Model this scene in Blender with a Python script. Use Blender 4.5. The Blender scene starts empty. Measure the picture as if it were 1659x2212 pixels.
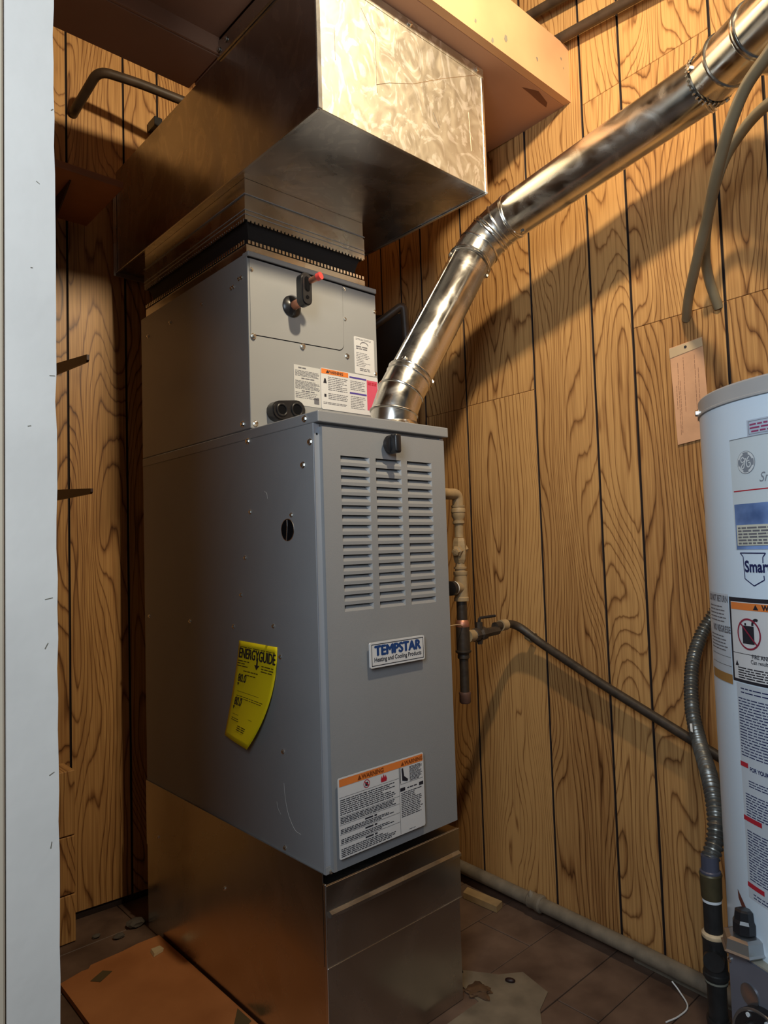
import bpy, bmesh, math, random
from mathutils import Vector, Matrix
random.seed(7)
V = Vector
SC = bpy.context.scene
COL = SC.collection

# ------------------------------------------------------------------ camera
cam_d = bpy.data.cameras.new('camera'); cam = bpy.data.objects.new('camera', cam_d); COL.objects.link(cam)
CR = V((0.73869647, -0.67328605, -0.03183428)); CU = V((-0.01269697, -0.06112022, 0.99804965)); CF = V((0.67391863, 0.73685155, 0.05369799))
cam.matrix_world = Matrix(((CR.x, CU.x, -CF.x, -0.7742), (CR.y, CU.y, -CF.y, -1.036), (CR.z, CU.z, -CF.z, 0.9618), (0, 0, 0, 1)))
cam_d.sensor_fit = 'HORIZONTAL'; cam_d.sensor_width = 36; cam_d.lens = 1495.09 * 36 / 1659
cam_d.clip_start = 0.02; cam_d.clip_end = 60
SC.camera = cam

# ------------------------------------------------------------------ world, lights, exposure
w = bpy.data.worlds.new('world'); SC.world = w; w.use_nodes = True
w.node_tree.nodes['Background'].inputs[0].default_value = (0.62, 0.78, 1.0, 1)
w.node_tree.nodes['Background'].inputs[1].default_value = 0.04

def light(name, kind, loc, energy, color, **k):
    d = bpy.data.lights.new(name, kind); d.energy = energy; d.color = color
    o = bpy.data.objects.new(name, d); COL.objects.link(o); o.location = loc
    for a, b in k.items():
        if a == 'aim': o.rotation_euler = (V(b) - V(loc)).to_track_quat('-Z', 'Y').to_euler()
        else: setattr(d, a, b)
    return o
light('bulb_light', 'SPOT', (-0.005, -0.74, 2.29), 77, (1.0, 0.83, 0.58), shadow_soft_size=0.035, spot_size=math.radians(140), spot_blend=1.0, aim=(0.42, 0.30, 1.86))
light('daylight', 'AREA', (-1.36, -1.12, 1.60), 17, (0.76, 0.88, 1.0), shape='RECTANGLE', size=.55, size_y=.8, aim=(-.1, -.55, 1.45))
SC.view_settings.view_transform = 'Standard'; SC.view_settings.look = 'None'
SC.view_settings.gamma = 1; SC.view_settings.use_curve_mapping = False
SC.view_settings.exposure = 0.12

# ------------------------------------------------------------------ materials
MATS = {}
def newmat(name):
    m = bpy.data.materials.new(name); m.use_nodes = True; MATS[name] = m
    return m, m.node_tree.nodes, m.node_tree.links, m.node_tree.nodes['Principled BSDF']

def mat(name, col, rough=0.5, metal=0.0, var=0.08, vscale=12.0, bump=0.0, bscale=60.0, rvar=0.0, spec=0.5, col2=None, stretch=(1, 1, 1), coat=0.0):
    """principled material whose colour and roughness wander with object-space noise"""
    m, N, L, P = newmat(name)
    tc = N.new('ShaderNodeTexCoord'); mp = N.new('ShaderNodeMapping'); mp.inputs['Scale'].default_value = stretch
    L.new(tc.outputs['Object'], mp.inputs[0])
    n = N.new('ShaderNodeTexNoise'); n.inputs['Scale'].default_value = vscale; n.inputs['Detail'].default_value = 4
    L.new(mp.outputs[0], n.inputs[0])
    r = N.new('ShaderNodeValToRGB'); r.color_ramp.elements[0].position = 0.3; r.color_ramp.elements[1].position = 0.7
    a = [max(0, c * (1 - var)) for c in col]; b = [min(1, c * (1 + var)) for c in (col2 or col)]
    r.color_ramp.elements[0].color = (*a, 1); r.color_ramp.elements[1].color = (*b, 1)
    L.new(n.outputs[0], r.inputs[0]); L.new(r.outputs[0], P.inputs['Base Color'])
    P.inputs['Metallic'].default_value = metal; P.inputs['Roughness'].default_value = rough
    P.inputs['Specular IOR Level'].default_value = spec; P.inputs['Coat Weight'].default_value = coat
    if rvar:
        mr = N.new('ShaderNodeMapRange'); mr.inputs[1].default_value = .3; mr.inputs[2].default_value = .7
        mr.inputs[3].default_value = max(.02, rough - rvar); mr.inputs[4].default_value = rough + rvar
        n2 = N.new('ShaderNodeTexNoise'); n2.inputs['Scale'].default_value = vscale * .6; n2.inputs['Detail'].default_value = 6; n2.inputs['Distortion'].default_value = .6
        L.new(mp.outputs[0], n2.inputs[0]); L.new(n2.outputs[0], mr.inputs[0]); L.new(mr.outputs[0], P.inputs['Roughness'])
    if bump:
        nb = N.new('ShaderNodeTexNoise'); nb.inputs['Scale'].default_value = bscale; nb.inputs['Detail'].default_value = 3
        L.new(mp.outputs[0], nb.inputs[0])
        bp = N.new('ShaderNodeBump'); bp.inputs['Strength'].default_value = bump; bp.inputs['Distance'].default_value = .002
        L.new(nb.outputs[0], bp.inputs['Height']); L.new(bp.outputs[0], P.inputs['Normal'])
    return m

def wood_panel(name, light_c, mid_c, dark_c, axis):
    """printed oak panelling: contour-line cathedral grain, different on every board"""
    m, N, L, P = newmat(name)
    tc = N.new('ShaderNodeTexCoord'); sep = N.new('ShaderNodeSeparateXYZ'); L.new(tc.outputs['Object'], sep.inputs[0])
    oi = N.new('ShaderNodeObjectInfo')
    def mth(op, a, b=None, c=None):
        x = N.new('ShaderNodeMath'); x.operation = op
        for i, v in enumerate((a, b, c)):
            if v is None: continue
            if isinstance(v, (int, float)): x.inputs[i].default_value = v
            else: L.new(v, x.inputs[i])
        return x.outputs[0]
    acr = sep.outputs[axis]; z = sep.outputs[2]; rnd = oi.outputs['Random']
    def comb(x, y, zz):
        c = N.new('ShaderNodeCombineXYZ')
        for i, v in enumerate((x, y, zz)):
            if isinstance(v, (int, float)): c.inputs[i].default_value = v
            else: L.new(v, c.inputs[i])
        return c.outputs[0]
    def noise(vec, sc, det, rough=.5, dist=0.0):
        n = N.new('ShaderNodeTexNoise'); n.inputs['Scale'].default_value = sc; n.inputs['Detail'].default_value = det
        n.inputs['Roughness'].default_value = rough; n.inputs['Distortion'].default_value = dist
        L.new(vec, n.inputs[0]); return n.outputs[0]
    ro = mth('MULTIPLY', rnd, 71.0)
    big = noise(comb(mth('MULTIPLY', acr, 7.0), mth('MULTIPLY', z, 1.5), ro), 1.0, 1.0, .4, .30)
    jag = noise(comb(mth('MULTIPLY', acr, 75.0), mth('MULTIPLY', z, 10.0), ro), 1.0, 1.0)
    slow = noise(comb(mth('MULTIPLY', acr, 3.0), mth('MULTIPLY', z, .8), mth('ADD', ro, 9.0)), 1.0, 1.0)
    tilt = mth('MULTIPLY', acr, mth('MULTIPLY', mth('SUBTRACT', rnd, .5), 9.0))
    val = mth('ADD', mth('ADD', big, mth('MULTIPLY', mth('SUBTRACT', jag, .5), .020)), tilt)
    k = mth('MULTIPLY', val, 21.0)
    fr = mth('FRACT', k)
    # sharp late-wood line, soft fade behind it
    edge = mth('POWER', fr, 11.0)
    back = mth('MULTIPLY', mth('POWER', mth('SUBTRACT', 1.0, fr), 22.0), .9)
    line = mth('MAXIMUM', edge, back)
    streak = noise(comb(mth('MULTIPLY', acr, 260.0), mth('MULTIPLY', z, 5.0), ro), 1.0, 2.0)
    ramp = N.new('ShaderNodeValToRGB'); e = ramp.color_ramp.elements
    e[0].position = 0; e[0].color = (*light_c, 1); e[1].position = 1; e[1].color = (*dark_c, 1)
    x = e.new(.4); x.color = (*mid_c, 1)
    amt = mth('MULTIPLY', line, mth('ADD', .35, slow))
    tot = mth('ADD', mth('MULTIPLY', amt, .88), mth('MULTIPLY', mth('SUBTRACT', streak, .40), .85))
    tot = mth('ADD', tot, mth('MULTIPLY', mth('SUBTRACT', slow, .5), .55))
    tot = mth('ADD', tot, mth('MULTIPLY', mth('SUBTRACT', rnd, .5), .16))
    cl = N.new('ShaderNodeClamp'); L.new(tot, cl.inputs[0]); L.new(cl.outputs[0], ramp.inputs[0])
    L.new(ramp.outputs[0], P.inputs['Base Color'])
    P.inputs['Roughness'].default_value = .42; P.inputs['Specular IOR Level'].default_value = .35
    return m

def galv(name, col, rough, rv, sc, streaks=0.0, stretch=(1, 1, 1), fine=.004):
    m, N, L, P = newmat(name)
    tc = N.new('ShaderNodeTexCoord'); mp = N.new('ShaderNodeMapping'); mp.inputs['Scale'].default_value = stretch
    L.new(tc.outputs['Object'], mp.inputs[0])
    n = N.new('ShaderNodeTexNoise'); n.inputs['Scale'].default_value = sc; n.inputs['Detail'].default_value = 6; n.inputs['Distortion'].default_value = 1.4
    L.new(mp.outputs[0], n.inputs[0])
    mr = N.new('ShaderNodeMapRange'); mr.inputs[1].default_value = .35; mr.inputs[2].default_value = .68
    mr.inputs[3].default_value = rough - rv; mr.inputs[4].default_value = rough + rv
    L.new(n.outputs[0], mr.inputs[0]); L.new(mr.outputs[0], P.inputs['Roughness'])
    r = N.new('ShaderNodeValToRGB'); r.color_ramp.elements[0].position = .3; r.color_ramp.elements[1].position = .72
    r.color_ramp.elements[0].color = (*[c * .86 for c in col], 1); r.color_ramp.elements[1].color = (*[min(1, c * 1.08) for c in col], 1)
    L.new(n.outputs[0], r.inputs[0]); out = r.outputs[0]
    if streaks:
        wv = N.new('ShaderNodeTexNoise'); wv.inputs['Scale'].default_value = 9; wv.inputs['Detail'].default_value = 8; wv.inputs['Distortion'].default_value = 5
        L.new(mp.outputs[0], wv.inputs[0])
        rr = N.new('ShaderNodeValToRGB'); rr.color_ramp.elements[0].position = .52; rr.color_ramp.elements[1].position = .6
        L.new(wv.outputs[0], rr.inputs[0])
        mx = N.new('ShaderNodeMix'); mx.data_type = 'RGBA'
        mlt = N.new('ShaderNodeMath'); mlt.operation = 'MULTIPLY'; mlt.inputs[1].default_value = streaks
        L.new(rr.outputs[0], mlt.inputs[0]); L.new(mlt.outputs[0], mx.inputs[0]); L.new(out, mx.inputs[6])
        mx.inputs[7].default_value = (.9, .88, .82, 1); out = mx.outputs[2]
    L.new(out, P.inputs['Base Color']); P.inputs['Metallic'].default_value = 1
    nb = N.new('ShaderNodeTexNoise'); nb.inputs['Scale'].default_value = 6; nb.inputs['Detail'].default_value = 2
    L.new(tc.outputs['Object'], nb.inputs[0])
    bp = N.new('ShaderNodeBump'); bp.inputs['Strength'].default_value = .5; bp.inputs['Distance'].default_value = fine
    L.new(nb.outputs[0], bp.inputs['Height']); L.new(bp.outputs[0], P.inputs['Normal'])
    return m

M_wallR = wood_panel('oak_panel_right', (.60, .33, .12), (.33, .155, .052), (.10, .038, .012), 1)
M_wallB = wood_panel('oak_panel_back', (.60, .33, .12), (.33, .155, .052), (.10, .038, .012), 0)
M_groove = mat('groove_dark', (.02, .01, .008), .8)
M_white = mat('jamb_white', (.88, .83, .75), .5, var=.05, vscale=9, bump=.25, bscale=40)
M_cream = mat('cream_paint', (.72, .60, .44), .55, var=.05)
M_ceiling = mat('ceiling_paint', (.22, .15, .09), .8)
M_floor = mat('floor_board', (.115, .066, .046), .55, var=.30, vscale=9, bump=.3, bscale=30, col2=(.15, .095, .066))
M_floorgap = mat('floor_gap', (.02, .013, .01), .9)
M_patch = mat('vinyl_patch', (.21, .17, .12), .5, var=.3, vscale=14)
M_rust = mat('rust_dirt', (.12, .06, .025), .8, var=.5, vscale=25)
M_brownwall = mat('brown_wall_paint', (.12, .075, .045), .7)
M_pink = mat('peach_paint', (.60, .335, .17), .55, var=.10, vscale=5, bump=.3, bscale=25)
M_pinkshade = mat('peach_shaded', (.46, .25, .155), .6, var=.08, vscale=6)  # same peach, darkened: the shade under the beam is put into the colour
M_chip = mat('chipped_plaster', (.22, .20, .15), .8)
M_orange = mat('orange_board', (.46, .17, .055), .5, var=.12, vscale=7, col2=(.52, .21, .075))
M_grey = mat('furnace_grey', (.30, .305, .31), .42, var=.03, vscale=5, bump=.12, bscale=500)
M_greyd = mat('furnace_grey_side', (.30, .305, .31), .45, var=.05, vscale=4, bump=.08, bscale=400)
M_flange = mat('flange_grey_daylit', (.42, .45, .50), .35, .3, var=.03)  # cabinet grey made paler and bluer, with the daylight on it painted in
M_coil = mat('coil_case_grey', (.33, .335, .335), .38, var=.04, vscale=3, rvar=.08)
M_galv = galv('galvanised_sheet', (.66, .65, .62), .30, .08, 5, 0.0)
M_duct = galv('galvanised_duct', (.56, .56, .56), .30, .08, 4, .2, (1, 1, .6))
M_endcap = galv('wiped_zinc_end', (.58, .52, .41), .60, .06, 16, .5, (1.6, 1.6, 1.1))
M_plinth = galv('galvanised_plinth', (.60, .58, .55), .27, .07, 4, 0.0, fine=.003)
M_flue = galv('flue_steel', (.74, .71, .65), .25, .09, 14, 0.0, fine=.0015)
M_chrome = mat('screw_metal', (.85, .83, .78), .22, 1.0)
M_black = mat('black_plastic', (.018, .018, .020), .28, spec=.5)
M_void = mat('dark_void', (.006, .006, .007), .9, spec=.1)
M_canvas = mat('black_canvas', (.008, .008, .010), .75, bump=.4, bscale=40)
M_copper = mat('copper', (.62, .28, .18), .45, .8, var=.2, vscale=60)
M_red = mat('red_cap', (.75, .08, .07), .4)
M_label = mat('label_white', (.72, .72, .72), .4, var=.02)
M_glabel = mat('label_clear_grey', (.62, .62, .60), .4, var=.03)
M_ink = mat('ink_black', (.02, .02, .03), .5)
M_inkgrey = mat('ink_grey', (.16, .16, .18), .5)
M_inkblue = mat('ink_blue', (.015, .06, .22), .45)
M_inknavy = mat('ink_navy', (.012, .02, .10), .45)
M_inkred = mat('ink_red', (.50, .02, .04), .45)
M_inkpink = mat('ink_pink', (.70, .10, .17), .45)
M_inkor = mat('ink_orange', (.85, .24, .05), .45)
M_inkpurp = mat('ink_purple', (.10, .07, .35), .45)
M_yellow = mat('yellow_paper', (1.0, .80, .01), .5, var=.05)
M_sil = mat('silver_grey_ink', (.25, .28, .32), .35)
M_heater = mat('heater_enamel_skylit', (.74, .87, 1.0), .30, var=.03, vscale=3, bump=.1, bscale=200)  # white enamel tinted blue: the sky's light is part of this colour
M_heatcap = mat('heater_top_grey', (.46, .45, .44), .4, var=.04)
M_blueph = mat('heater_blue_picture', (.10, .20, .50), .35, var=.5, vscale=14, col2=(.22, .34, .62))
M_plate = mat('cream_plate', (.66, .66, .55), .4)
M_gas = mat('gas_pipe_tan', (.36, .25, .13), .55, var=.2, vscale=40, bump=.3, bscale=90)
M_iron = mat('gas_pipe_iron', (.040, .028, .019), .5, var=.35, vscale=50, bump=.3, bscale=90)
M_blkiron = mat('black_iron', (.018, .018, .018), .38, var=.3, vscale=40, bump=.2, bscale=80)
M_ptape = mat('joint_compound', (.62, .46, .28), .6, var=.2, vscale=80)
M_flex = mat('flex_connector_grey', (.20, .20, .185), .35, .75, var=.15, vscale=30)
M_tan = mat('tan_tubing', (.27, .215, .13), .42, var=.12, vscale=20)
M_brownpipe = mat('brown_pipe', (.055, .034, .02), .5, var=.3, vscale=30)
M_drain = mat('drain_pipe', (.20, .165, .12), .65, var=.25, vscale=25, bump=.4, bscale=60)
M_brown = mat('dark_brown_steel', (.045, .020, .018), .45)
M_shelf = mat('shelf_board', (.42, .17, .07), .55, var=.1)
M_tag = mat('cardboard_tag', (.66, .36, .20), .7, var=.12, vscale=18)
M_tagtop = mat('tag_reinforcement', (.58, .42, .25), .7)
M_ctrl = mat('valve_grey', (.19, .20, .24), .42, .3, var=.08, vscale=20)
M_ctrltop = mat('valve_top', (.34, .33, .27), .5)
M_zinc = mat('zinc_hex', (.45, .46, .47), .28, .9)
M_shine = mat('pale_tape', (.80, .84, .86), .4)
M_wood = mat('raw_wood', (.40, .27, .13), .7, var=.2, vscale=20)
M_seed = mat('dark_seed', (.02, .006, .006), .5)

# ------------------------------------------------------------------ mesh helpers
def nb(): return bmesh.new()
def bx(bm, lo, hi, bev=0.0, seg=2):
    r = bmesh.ops.create_cube(bm, size=1)
    c = (V(lo) + V(hi)) / 2; s = V(hi) - V(lo)
    for v in r['verts']: v.co = V((v.co.x * s.x, v.co.y * s.y, v.co.z * s.z)) + c
    if bev:
        es = list({e for v in r['verts'] for e in v.link_edges})
        bmesh.ops.bevel(bm, geom=es, offset=bev, segments=seg, affect='EDGES', profile=.5)
def frame(d):
    d = V(d).normalized(); a = V((0, 0, 1)) if abs(d.z) < .9 else V((1, 0, 0))
    u = a.cross(d).normalized(); return u, d.cross(u)
def rings(bm, cs, rs, seg=24, cap=True, frames=None, closed=False):
    """skin a surface through circles centred on cs with radii rs"""
    n = len(cs); R = []; pu = None
    for i in range(n):
        if frames: d = frames[i]
        else:
            a = cs[max(0, i - 1)]; b = cs[min(n - 1, i + 1)]; d = V(b) - V(a)
            if d.length < 1e-9: d = V((0, 0, 1))
        d = V(d).normalized()
        if pu is None: u, v = frame(d)
        else:
            u = pu - d * pu.dot(d)
            u = u.normalized() if u.length > 1e-6 else frame(d)[0]
            v = d.cross(u)
        pu = u
        R.append([bm.verts.new(V(cs[i]) + (u * math.cos(t) + v * math.sin(t)) * rs[i]) for t in [2 * math.pi * k / seg for k in range(seg)]])
    for i in range(n - 1):
        for k in range(seg):
            bm.faces.new((R[i][k], R[i][(k + 1) % seg], R[i + 1][(k + 1) % seg], R[i + 1][k]))
    if cap:
        bm.faces.new(R[0][::-1]); bm.faces.new(R[-1])
def cyl(bm, a, b, r, r2=None, seg=20, cap=True):
    a = V(a); b = V(b); d = b - a
    rings(bm, [a, b], [r, r if r2 is None else r2], seg, cap, [d, d])
def lathe(bm, o, d, prof, seg=24):
    """prof = [(distance along d, radius)]"""
    o = V(o); d = V(d).normalized()
    rings(bm, [o + d * t for t, r in prof], [max(r, 1e-5) for t, r in prof], seg, True, [d] * len(prof))
def bez(pts, n=10):
    """catmull-rom through points"""
    P = [V(p) for p in pts]; P = [P[0] * 2 - P[1]] + P + [P[-1] * 2 - P[-2]]; out = []
    for i in range(1, len(P) - 2):
        for k in range(n):
            t = k / n; a, b, c, d = P[i - 1], P[i], P[i + 1], P[i + 2]
            out.append(.5 * ((2 * b) + (c - a) * t + (2 * a - 5 * b + 4 * c - d) * t * t + (-a + 3 * b - 3 * c + d) * t ** 3))
    out.append(P[-2]); return out
def corner(pts, rad, n=6):
    """polyline with rounded corners"""
    P = [V(p) for p in pts]; out = [P[0]]
    for i in range(1, len(P) - 1):
        a = (P[i - 1] - P[i]); b = (P[i + 1] - P[i]); r = min(rad, a.length * .49, b.length * .49)
        s = P[i] + a.normalized() * r; e = P[i] + b.normalized() * r
        for k in range(n + 1):
            t = k / n; out.append(s * (1 - t) ** 2 + P[i] * 2 * t * (1 - t) + e * t * t)
    out.append(P[-1]); return out
def tube(bm, pts, r, seg=14):
    rings(bm, pts, [r] * len(pts), seg)
def torus(bm, c, d, R, r, seg=28, s2=8):
    c = V(c); d = V(d).normalized(); u, v = frame(d); G = []
    for k in range(seg):
        t = 2 * math.pi * k / seg; e = u * math.cos(t) + v * math.sin(t)
        G.append([bm.verts.new(c + e * (R + r * math.cos(q)) + d * r * math.sin(q)) for q in [2 * math.pi * j / s2 for j in range(s2)]])
    for k in range(seg):
        for j in range(s2):
            bm.faces.new((G[k][j], G[(k + 1) % seg][j], G[(k + 1) % seg][(j + 1) % s2], G[k][(j + 1) % s2]))
def prism(bm, pts, d):
    """polygon pts extruded by vector d"""
    A = [bm.verts.new(V(p)) for p in pts]; B = [bm.verts.new(V(p) + V(d)) for p in pts]
    bm.faces.new(A[::-1]); bm.faces.new(B); n = len(pts)
    for i in range(n): bm.faces.new((A[i], A[(i + 1) % n], B[(i + 1) % n], B[i]))
def quad(bm, *p, mi=0):
    f = bm.faces.new([bm.verts.new(V(q)) for q in p]); f.material_index = mi; return f

def obj(name, bm, m, parent=None, smooth=False, mi=None):
    me = bpy.data.meshes.new(name)
    bmesh.ops.recalc_face_normals(bm, faces=bm.faces); bm.to_mesh(me); bm.free()
    for x in (m if isinstance(m, (list, tuple)) else [m]): me.materials.append(x)
    if smooth:
        me.polygons.foreach_set('use_smooth', [True] * len(me.polygons))
        me.set_sharp_from_angle(angle=math.radians(38))
    o = bpy.data.objects.new(name, me); COL.objects.link(o)
    if parent is not None:
        o.parent = parent
        p = parent; t = V((0, 0, 0))
        while p is not None: t += p.location; p = p.parent
        o.location = -t
    return o
def tag(o, label, cat, group=None):
    o['label'] = label; o['category'] = cat
    if group: o['group'] = group
    return o
def thing(name, label, cat, loc, group=None):
    o = bpy.data.objects.new(name, None); o.empty_display_size = .05; COL.objects.link(o); o.location = loc
    return tag(o, label, cat, group)
def struct(o): o['kind'] = 'structure'; return o
def dup(src, loc, parent):
    o = src.copy(); COL.objects.link(o); o.parent = parent
    t = V((0, 0, 0)); p = parent
    while p is not None: t += p.location; p = p.parent
    o.location = V(loc) - t; return o

# hex screw shared mesh: local +Z is out of the sheet
def screw_mesh(r=.0048, h=.0045):
    bm = nb(); rings(bm, [V((0, 0, 0)), V((0, 0, .001)), V((0, 0, .001))], [r * 1.35, r * 1.35, r], 14, True, [V((0, 0, 1))] * 3)
    rings(bm, [V((0, 0, .001)), V((0, 0, h)), V((0, 0, h + .0006))], [r, r, r * .7], 6, True, [V((0, 0, 1))] * 3)
    me = bpy.data.meshes.new('screw'); bm.to_mesh(me); bm.free(); me.materials.append(M_chrome); return me
SCREW = screw_mesh(); SCREW_S = screw_mesh(.0034, .003)
def screws(parent, pts, nrm, me=SCREW):
    t = V((0, 0, 0)); p = parent
    while p is not None: t += p.location; p = p.parent
    for q in pts:
        o = bpy.data.objects.new('screw', me); COL.objects.link(o); o.parent = parent
        o.location = V(q) - t; o.rotation_euler = V(nrm).to_track_quat('Z', 'Y').to_euler()

# printing on surfaces: S maps (u, v, height) -> world point
def flat(O, U, Vv, Nn):
    O, U, Vv, Nn = V(O), V(U), V(Vv), V(Nn)
    return lambda u, v, h=0: O + U * u + Vv * v + Nn * h
def p_rect(bm, S, u0, v0, u1, v1, h, nu=1):
    for i in range(nu):
        a = u0 + (u1 - u0) * i / nu; b = u0 + (u1 - u0) * (i + 1) / nu
        bm.faces.new([bm.verts.new(S(*q, h)) for q in ((a, v0), (b, v0), (b, v1), (a, v1))])
def p_poly(bm, S, pts, h):
    bm.faces.new([bm.verts.new(S(u, v, h)) for u, v in pts])
def p_slab(bm, S, u0, v0, u1, v1, h, nu=1, rr=0.0):
    """rounded label slab with real thickness h"""
    pts = []
    if rr:
        for cx, cy, a0 in ((u1 - rr, v1 - rr, 0), (u0 + rr, v1 - rr, 90), (u0 + rr, v0 + rr, 180), (u1 - rr, v0 + rr, 270)):
            for k in range(5):
                a = math.radians(a0 + k * 22.5); pts.append((cx + rr * math.cos(a), cy + rr * math.sin(a)))
        A = [bm.verts.new(S(u, v, h)) for u, v in pts]; B = [bm.verts.new(S(u, v, 0)) for u, v in pts]
        bm.faces.new(A)
        for i in range(len(pts)): bm.faces.new((A[i], B[i], B[(i + 1) % len(pts)], A[(i + 1) % len(pts)]))
    else:
        p_rect(bm, S, u0, v0, u1, v1, h, nu)
def p_ring(bm, S, cu, cv, ru, rv, t, h, n=40, a0=0, a1=360):
    for k in range(n):
        a = math.radians(a0 + (a1 - a0) * k / n); b = math.radians(a0 + (a1 - a0) * (k + 1) / n)
        q = [(cu + ru * math.cos(a), cv + rv * math.sin(a)), (cu + ru * math.cos(b), cv + rv * math.sin(b)),
             (cu + (ru - t) * math.cos(b), cv + (rv - t) * math.sin(b)), (cu + (ru - t) * math.cos(a), cv + (rv - t) * math.sin(a))]
        bm.faces.new([bm.verts.new(S(u, v, h)) for u, v in q])
def p_disc(bm, S, cu, cv, ru, rv, h, n=32):
    p_poly(bm, S, [(cu + ru * math.cos(2 * math.pi * k / n), cv + rv * math.sin(2 * math.pi * k / n)) for k in range(n)], h)
def p_text(bm, S, body, u, v, size, h, bold=0.0, shear=0.0, sx=1.0, align='LEFT'):
    cu = bpy.data.curves.new('t', 'FONT'); cu.body = body; cu.size = 1; cu.offset = bold; cu.shear = shear; cu.resolution_u = 3
    o = bpy.data.objects.new('t', cu); me = o.to_mesh()
    xs = [p.co.x for p in me.vertices]
    if xs:
        x0, x1 = min(xs), max(xs); off = 0 if align == 'LEFT' else -(x0 + x1) / 2 * size * sx
        vs = [bm.verts.new(S(u + off + p.co.x * size * sx, v + p.co.y * size, h)) for p in me.vertices]
        for f in me.polygons:
            try: bm.faces.new([vs[i] for i in f.vertices])
            except ValueError: pass
    o.to_mesh_clear(); bpy.data.objects.remove(o); bpy.data.curves.remove(cu)
def p_fat(bm, S, body, u, v, size, h, w_, **k):
    for i, (a, b) in enumerate(((0, 0), (w_, 0), (-w_, 0), (0, w_ * .6), (0, -w_ * .6), (w_ * .5, 0), (-w_ * .5, 0))): p_text(bm, S, body, u + a, v + b, size, h + i * .00002, **k)
def p_lines(bm, S, u0, u1, v1, v0, n, th, h, rag=.25, word=.012, rnd=None):
    """n rows of word-sized bars between v1 (top) and v0 (bottom): print too fine to read"""
    R = rnd or random.Random(n * 7 + int(u0 * 1e4))
    for i in range(n):
        v = v1 + (v0 - v1) * (i + .5) / n; end = u1 - (u1 - u0) * rag * R.random() * (1 if R.random() < .5 else .25); u = u0
        while u < end - word * .3:
            wl = min(word * (.4 + R.random()), end - u)
            p_rect(bm, S, u, v - th / 2, u + wl, v + th / 2, h); u += wl + word * .16
def pobj(name, m, parent, fn, *a, stuff=False, **k):
    bm = nb(); fn(bm, *a, **k); o = obj(name, bm, m, parent)
    if stuff: o['kind'] = 'stuff'
    return o

# ------------------------------------------------------------------ room shell
WY = 0.0667
def wr(y, z, out=0.0):
    """point of the right wall at y, z, standing 'out' metres proud of it"""
    return V((0.759 + math.tan(WY) * y - out * math.cos(WY), y + out * math.sin(WY), z))
def wbk(x, z, out=0.0):
    """point of the back wall at x, z (square to the right wall)"""
    return V((x - out * math.sin(WY), 0.944 - math.tan(WY) * (x + .06) - out * math.cos(WY), z))
ZT = 2.62
def slab(bm, F, a0, a1, z0, z1, o0, o1, ch=.0012):
    """board between a0..a1 and z0..z1, from o0 to o1 proud, front edges chamfered"""
    B = [F(a, z, o0) for a, z in ((a0, z0), (a1, z0), (a1, z1), (a0, z1))]
    Mi = [F(a, z, o1 - ch) for a, z in ((a0, z0), (a1, z0), (a1, z1), (a0, z1))]
    T = [F(a, z, o1) for a, z in ((a0 + ch, z0 + ch), (a1 - ch, z0 + ch), (a1 - ch, z1 - ch), (a0 + ch, z1 - ch))]
    b, mm, t = ([bm.verts.new(p) for p in q] for q in (B, Mi, T))
    bm.faces.new(b[::-1]); bm.faces.new(t)
    for i in range(4):
        j = (i + 1) % 4
        f1 = bm.faces.new((b[i], b[j], mm[j], mm[i])); f2 = bm.faces.new((mm[i], mm[j], t[j], t[i]))
        if i % 2: f1.material_index = f2.material_index = 1   # the grooves between boards are stained dark

bm = nb(); prism(bm, [wr(-2.4, 0, -.03), wr(1.1, 0, -.03), wr(1.1, 0, 0), wr(-2.4, 0, 0)], (0, 0, ZT))
wall_right = struct(obj('wall_right', bm, M_groove))
ycuts = [1.0, .885, .73, .657, .557, .457, .279, .0265, -.1565, -.264, -.4775, -.577, -.75, -.93, -1.01, -1.2, -1.36, -1.5, -1.62, -1.8, -2.0, -2.3]
splits = {5: [1.37], 6: [1.372], 8: [2.052], 9: [1.456, 2.052], 10: [1.456], 4: [], 11: [1.456]}
for i in range(len(ycuts) - 1):
    zs = [.004] + splits.get(i, []) + [ZT - .005]
    for a, b in zip(zs, zs[1:]):
        bm = nb(); g = .0019
        slab(bm, wr, ycuts[i + 1] + g, ycuts[i] - g, a + (0.0006 if a > .01 else 0), b, 0, .0055)
        obj('panel_board', bm, [M_wallR, M_groove], wall_right)
bm = nb(); prism(bm, [wbk(-.6, 0, -.03), wbk(.86, 0, -.03), wbk(.86, 0, 0), wbk(-.6, 0, 0)], (0, 0, ZT))
wall_back = struct(obj('wall_back', bm, M_groove))
xcuts = [-.58, -.43, -.29, -.133, .026, .129, .29, .41, .53, .68, .80]
for i in range(len(xcuts) - 1):
    bm = nb(); g = .0019; slab(bm, wbk, xcuts[i] + g, xcuts[i + 1] - g, .02, ZT - .005, 0, .0055)
    obj('panel_board', bm, [M_wallB, M_groove], wall_back)
# short filler boards nailed low in the left corner
fb = thing('corner_filler_boards', 'short brown boards stacked in the left rear corner beside the white door jamb', 'boards', (-.3, .88, 0))
for z0, z1 in ((0.002, .118), (.121, .262), (.265, .425)):
    bm = nb(); bx(bm, (-.44, .838, z0), (-.158, .925, z1), .002); obj('board', bm, M_wallB, fb)

bm = nb(); bx(bm, (-.62, -.25, 0), (-.58, .97, ZT)); wall_left = struct(obj('wall_left', bm, M_brownwall))
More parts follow.
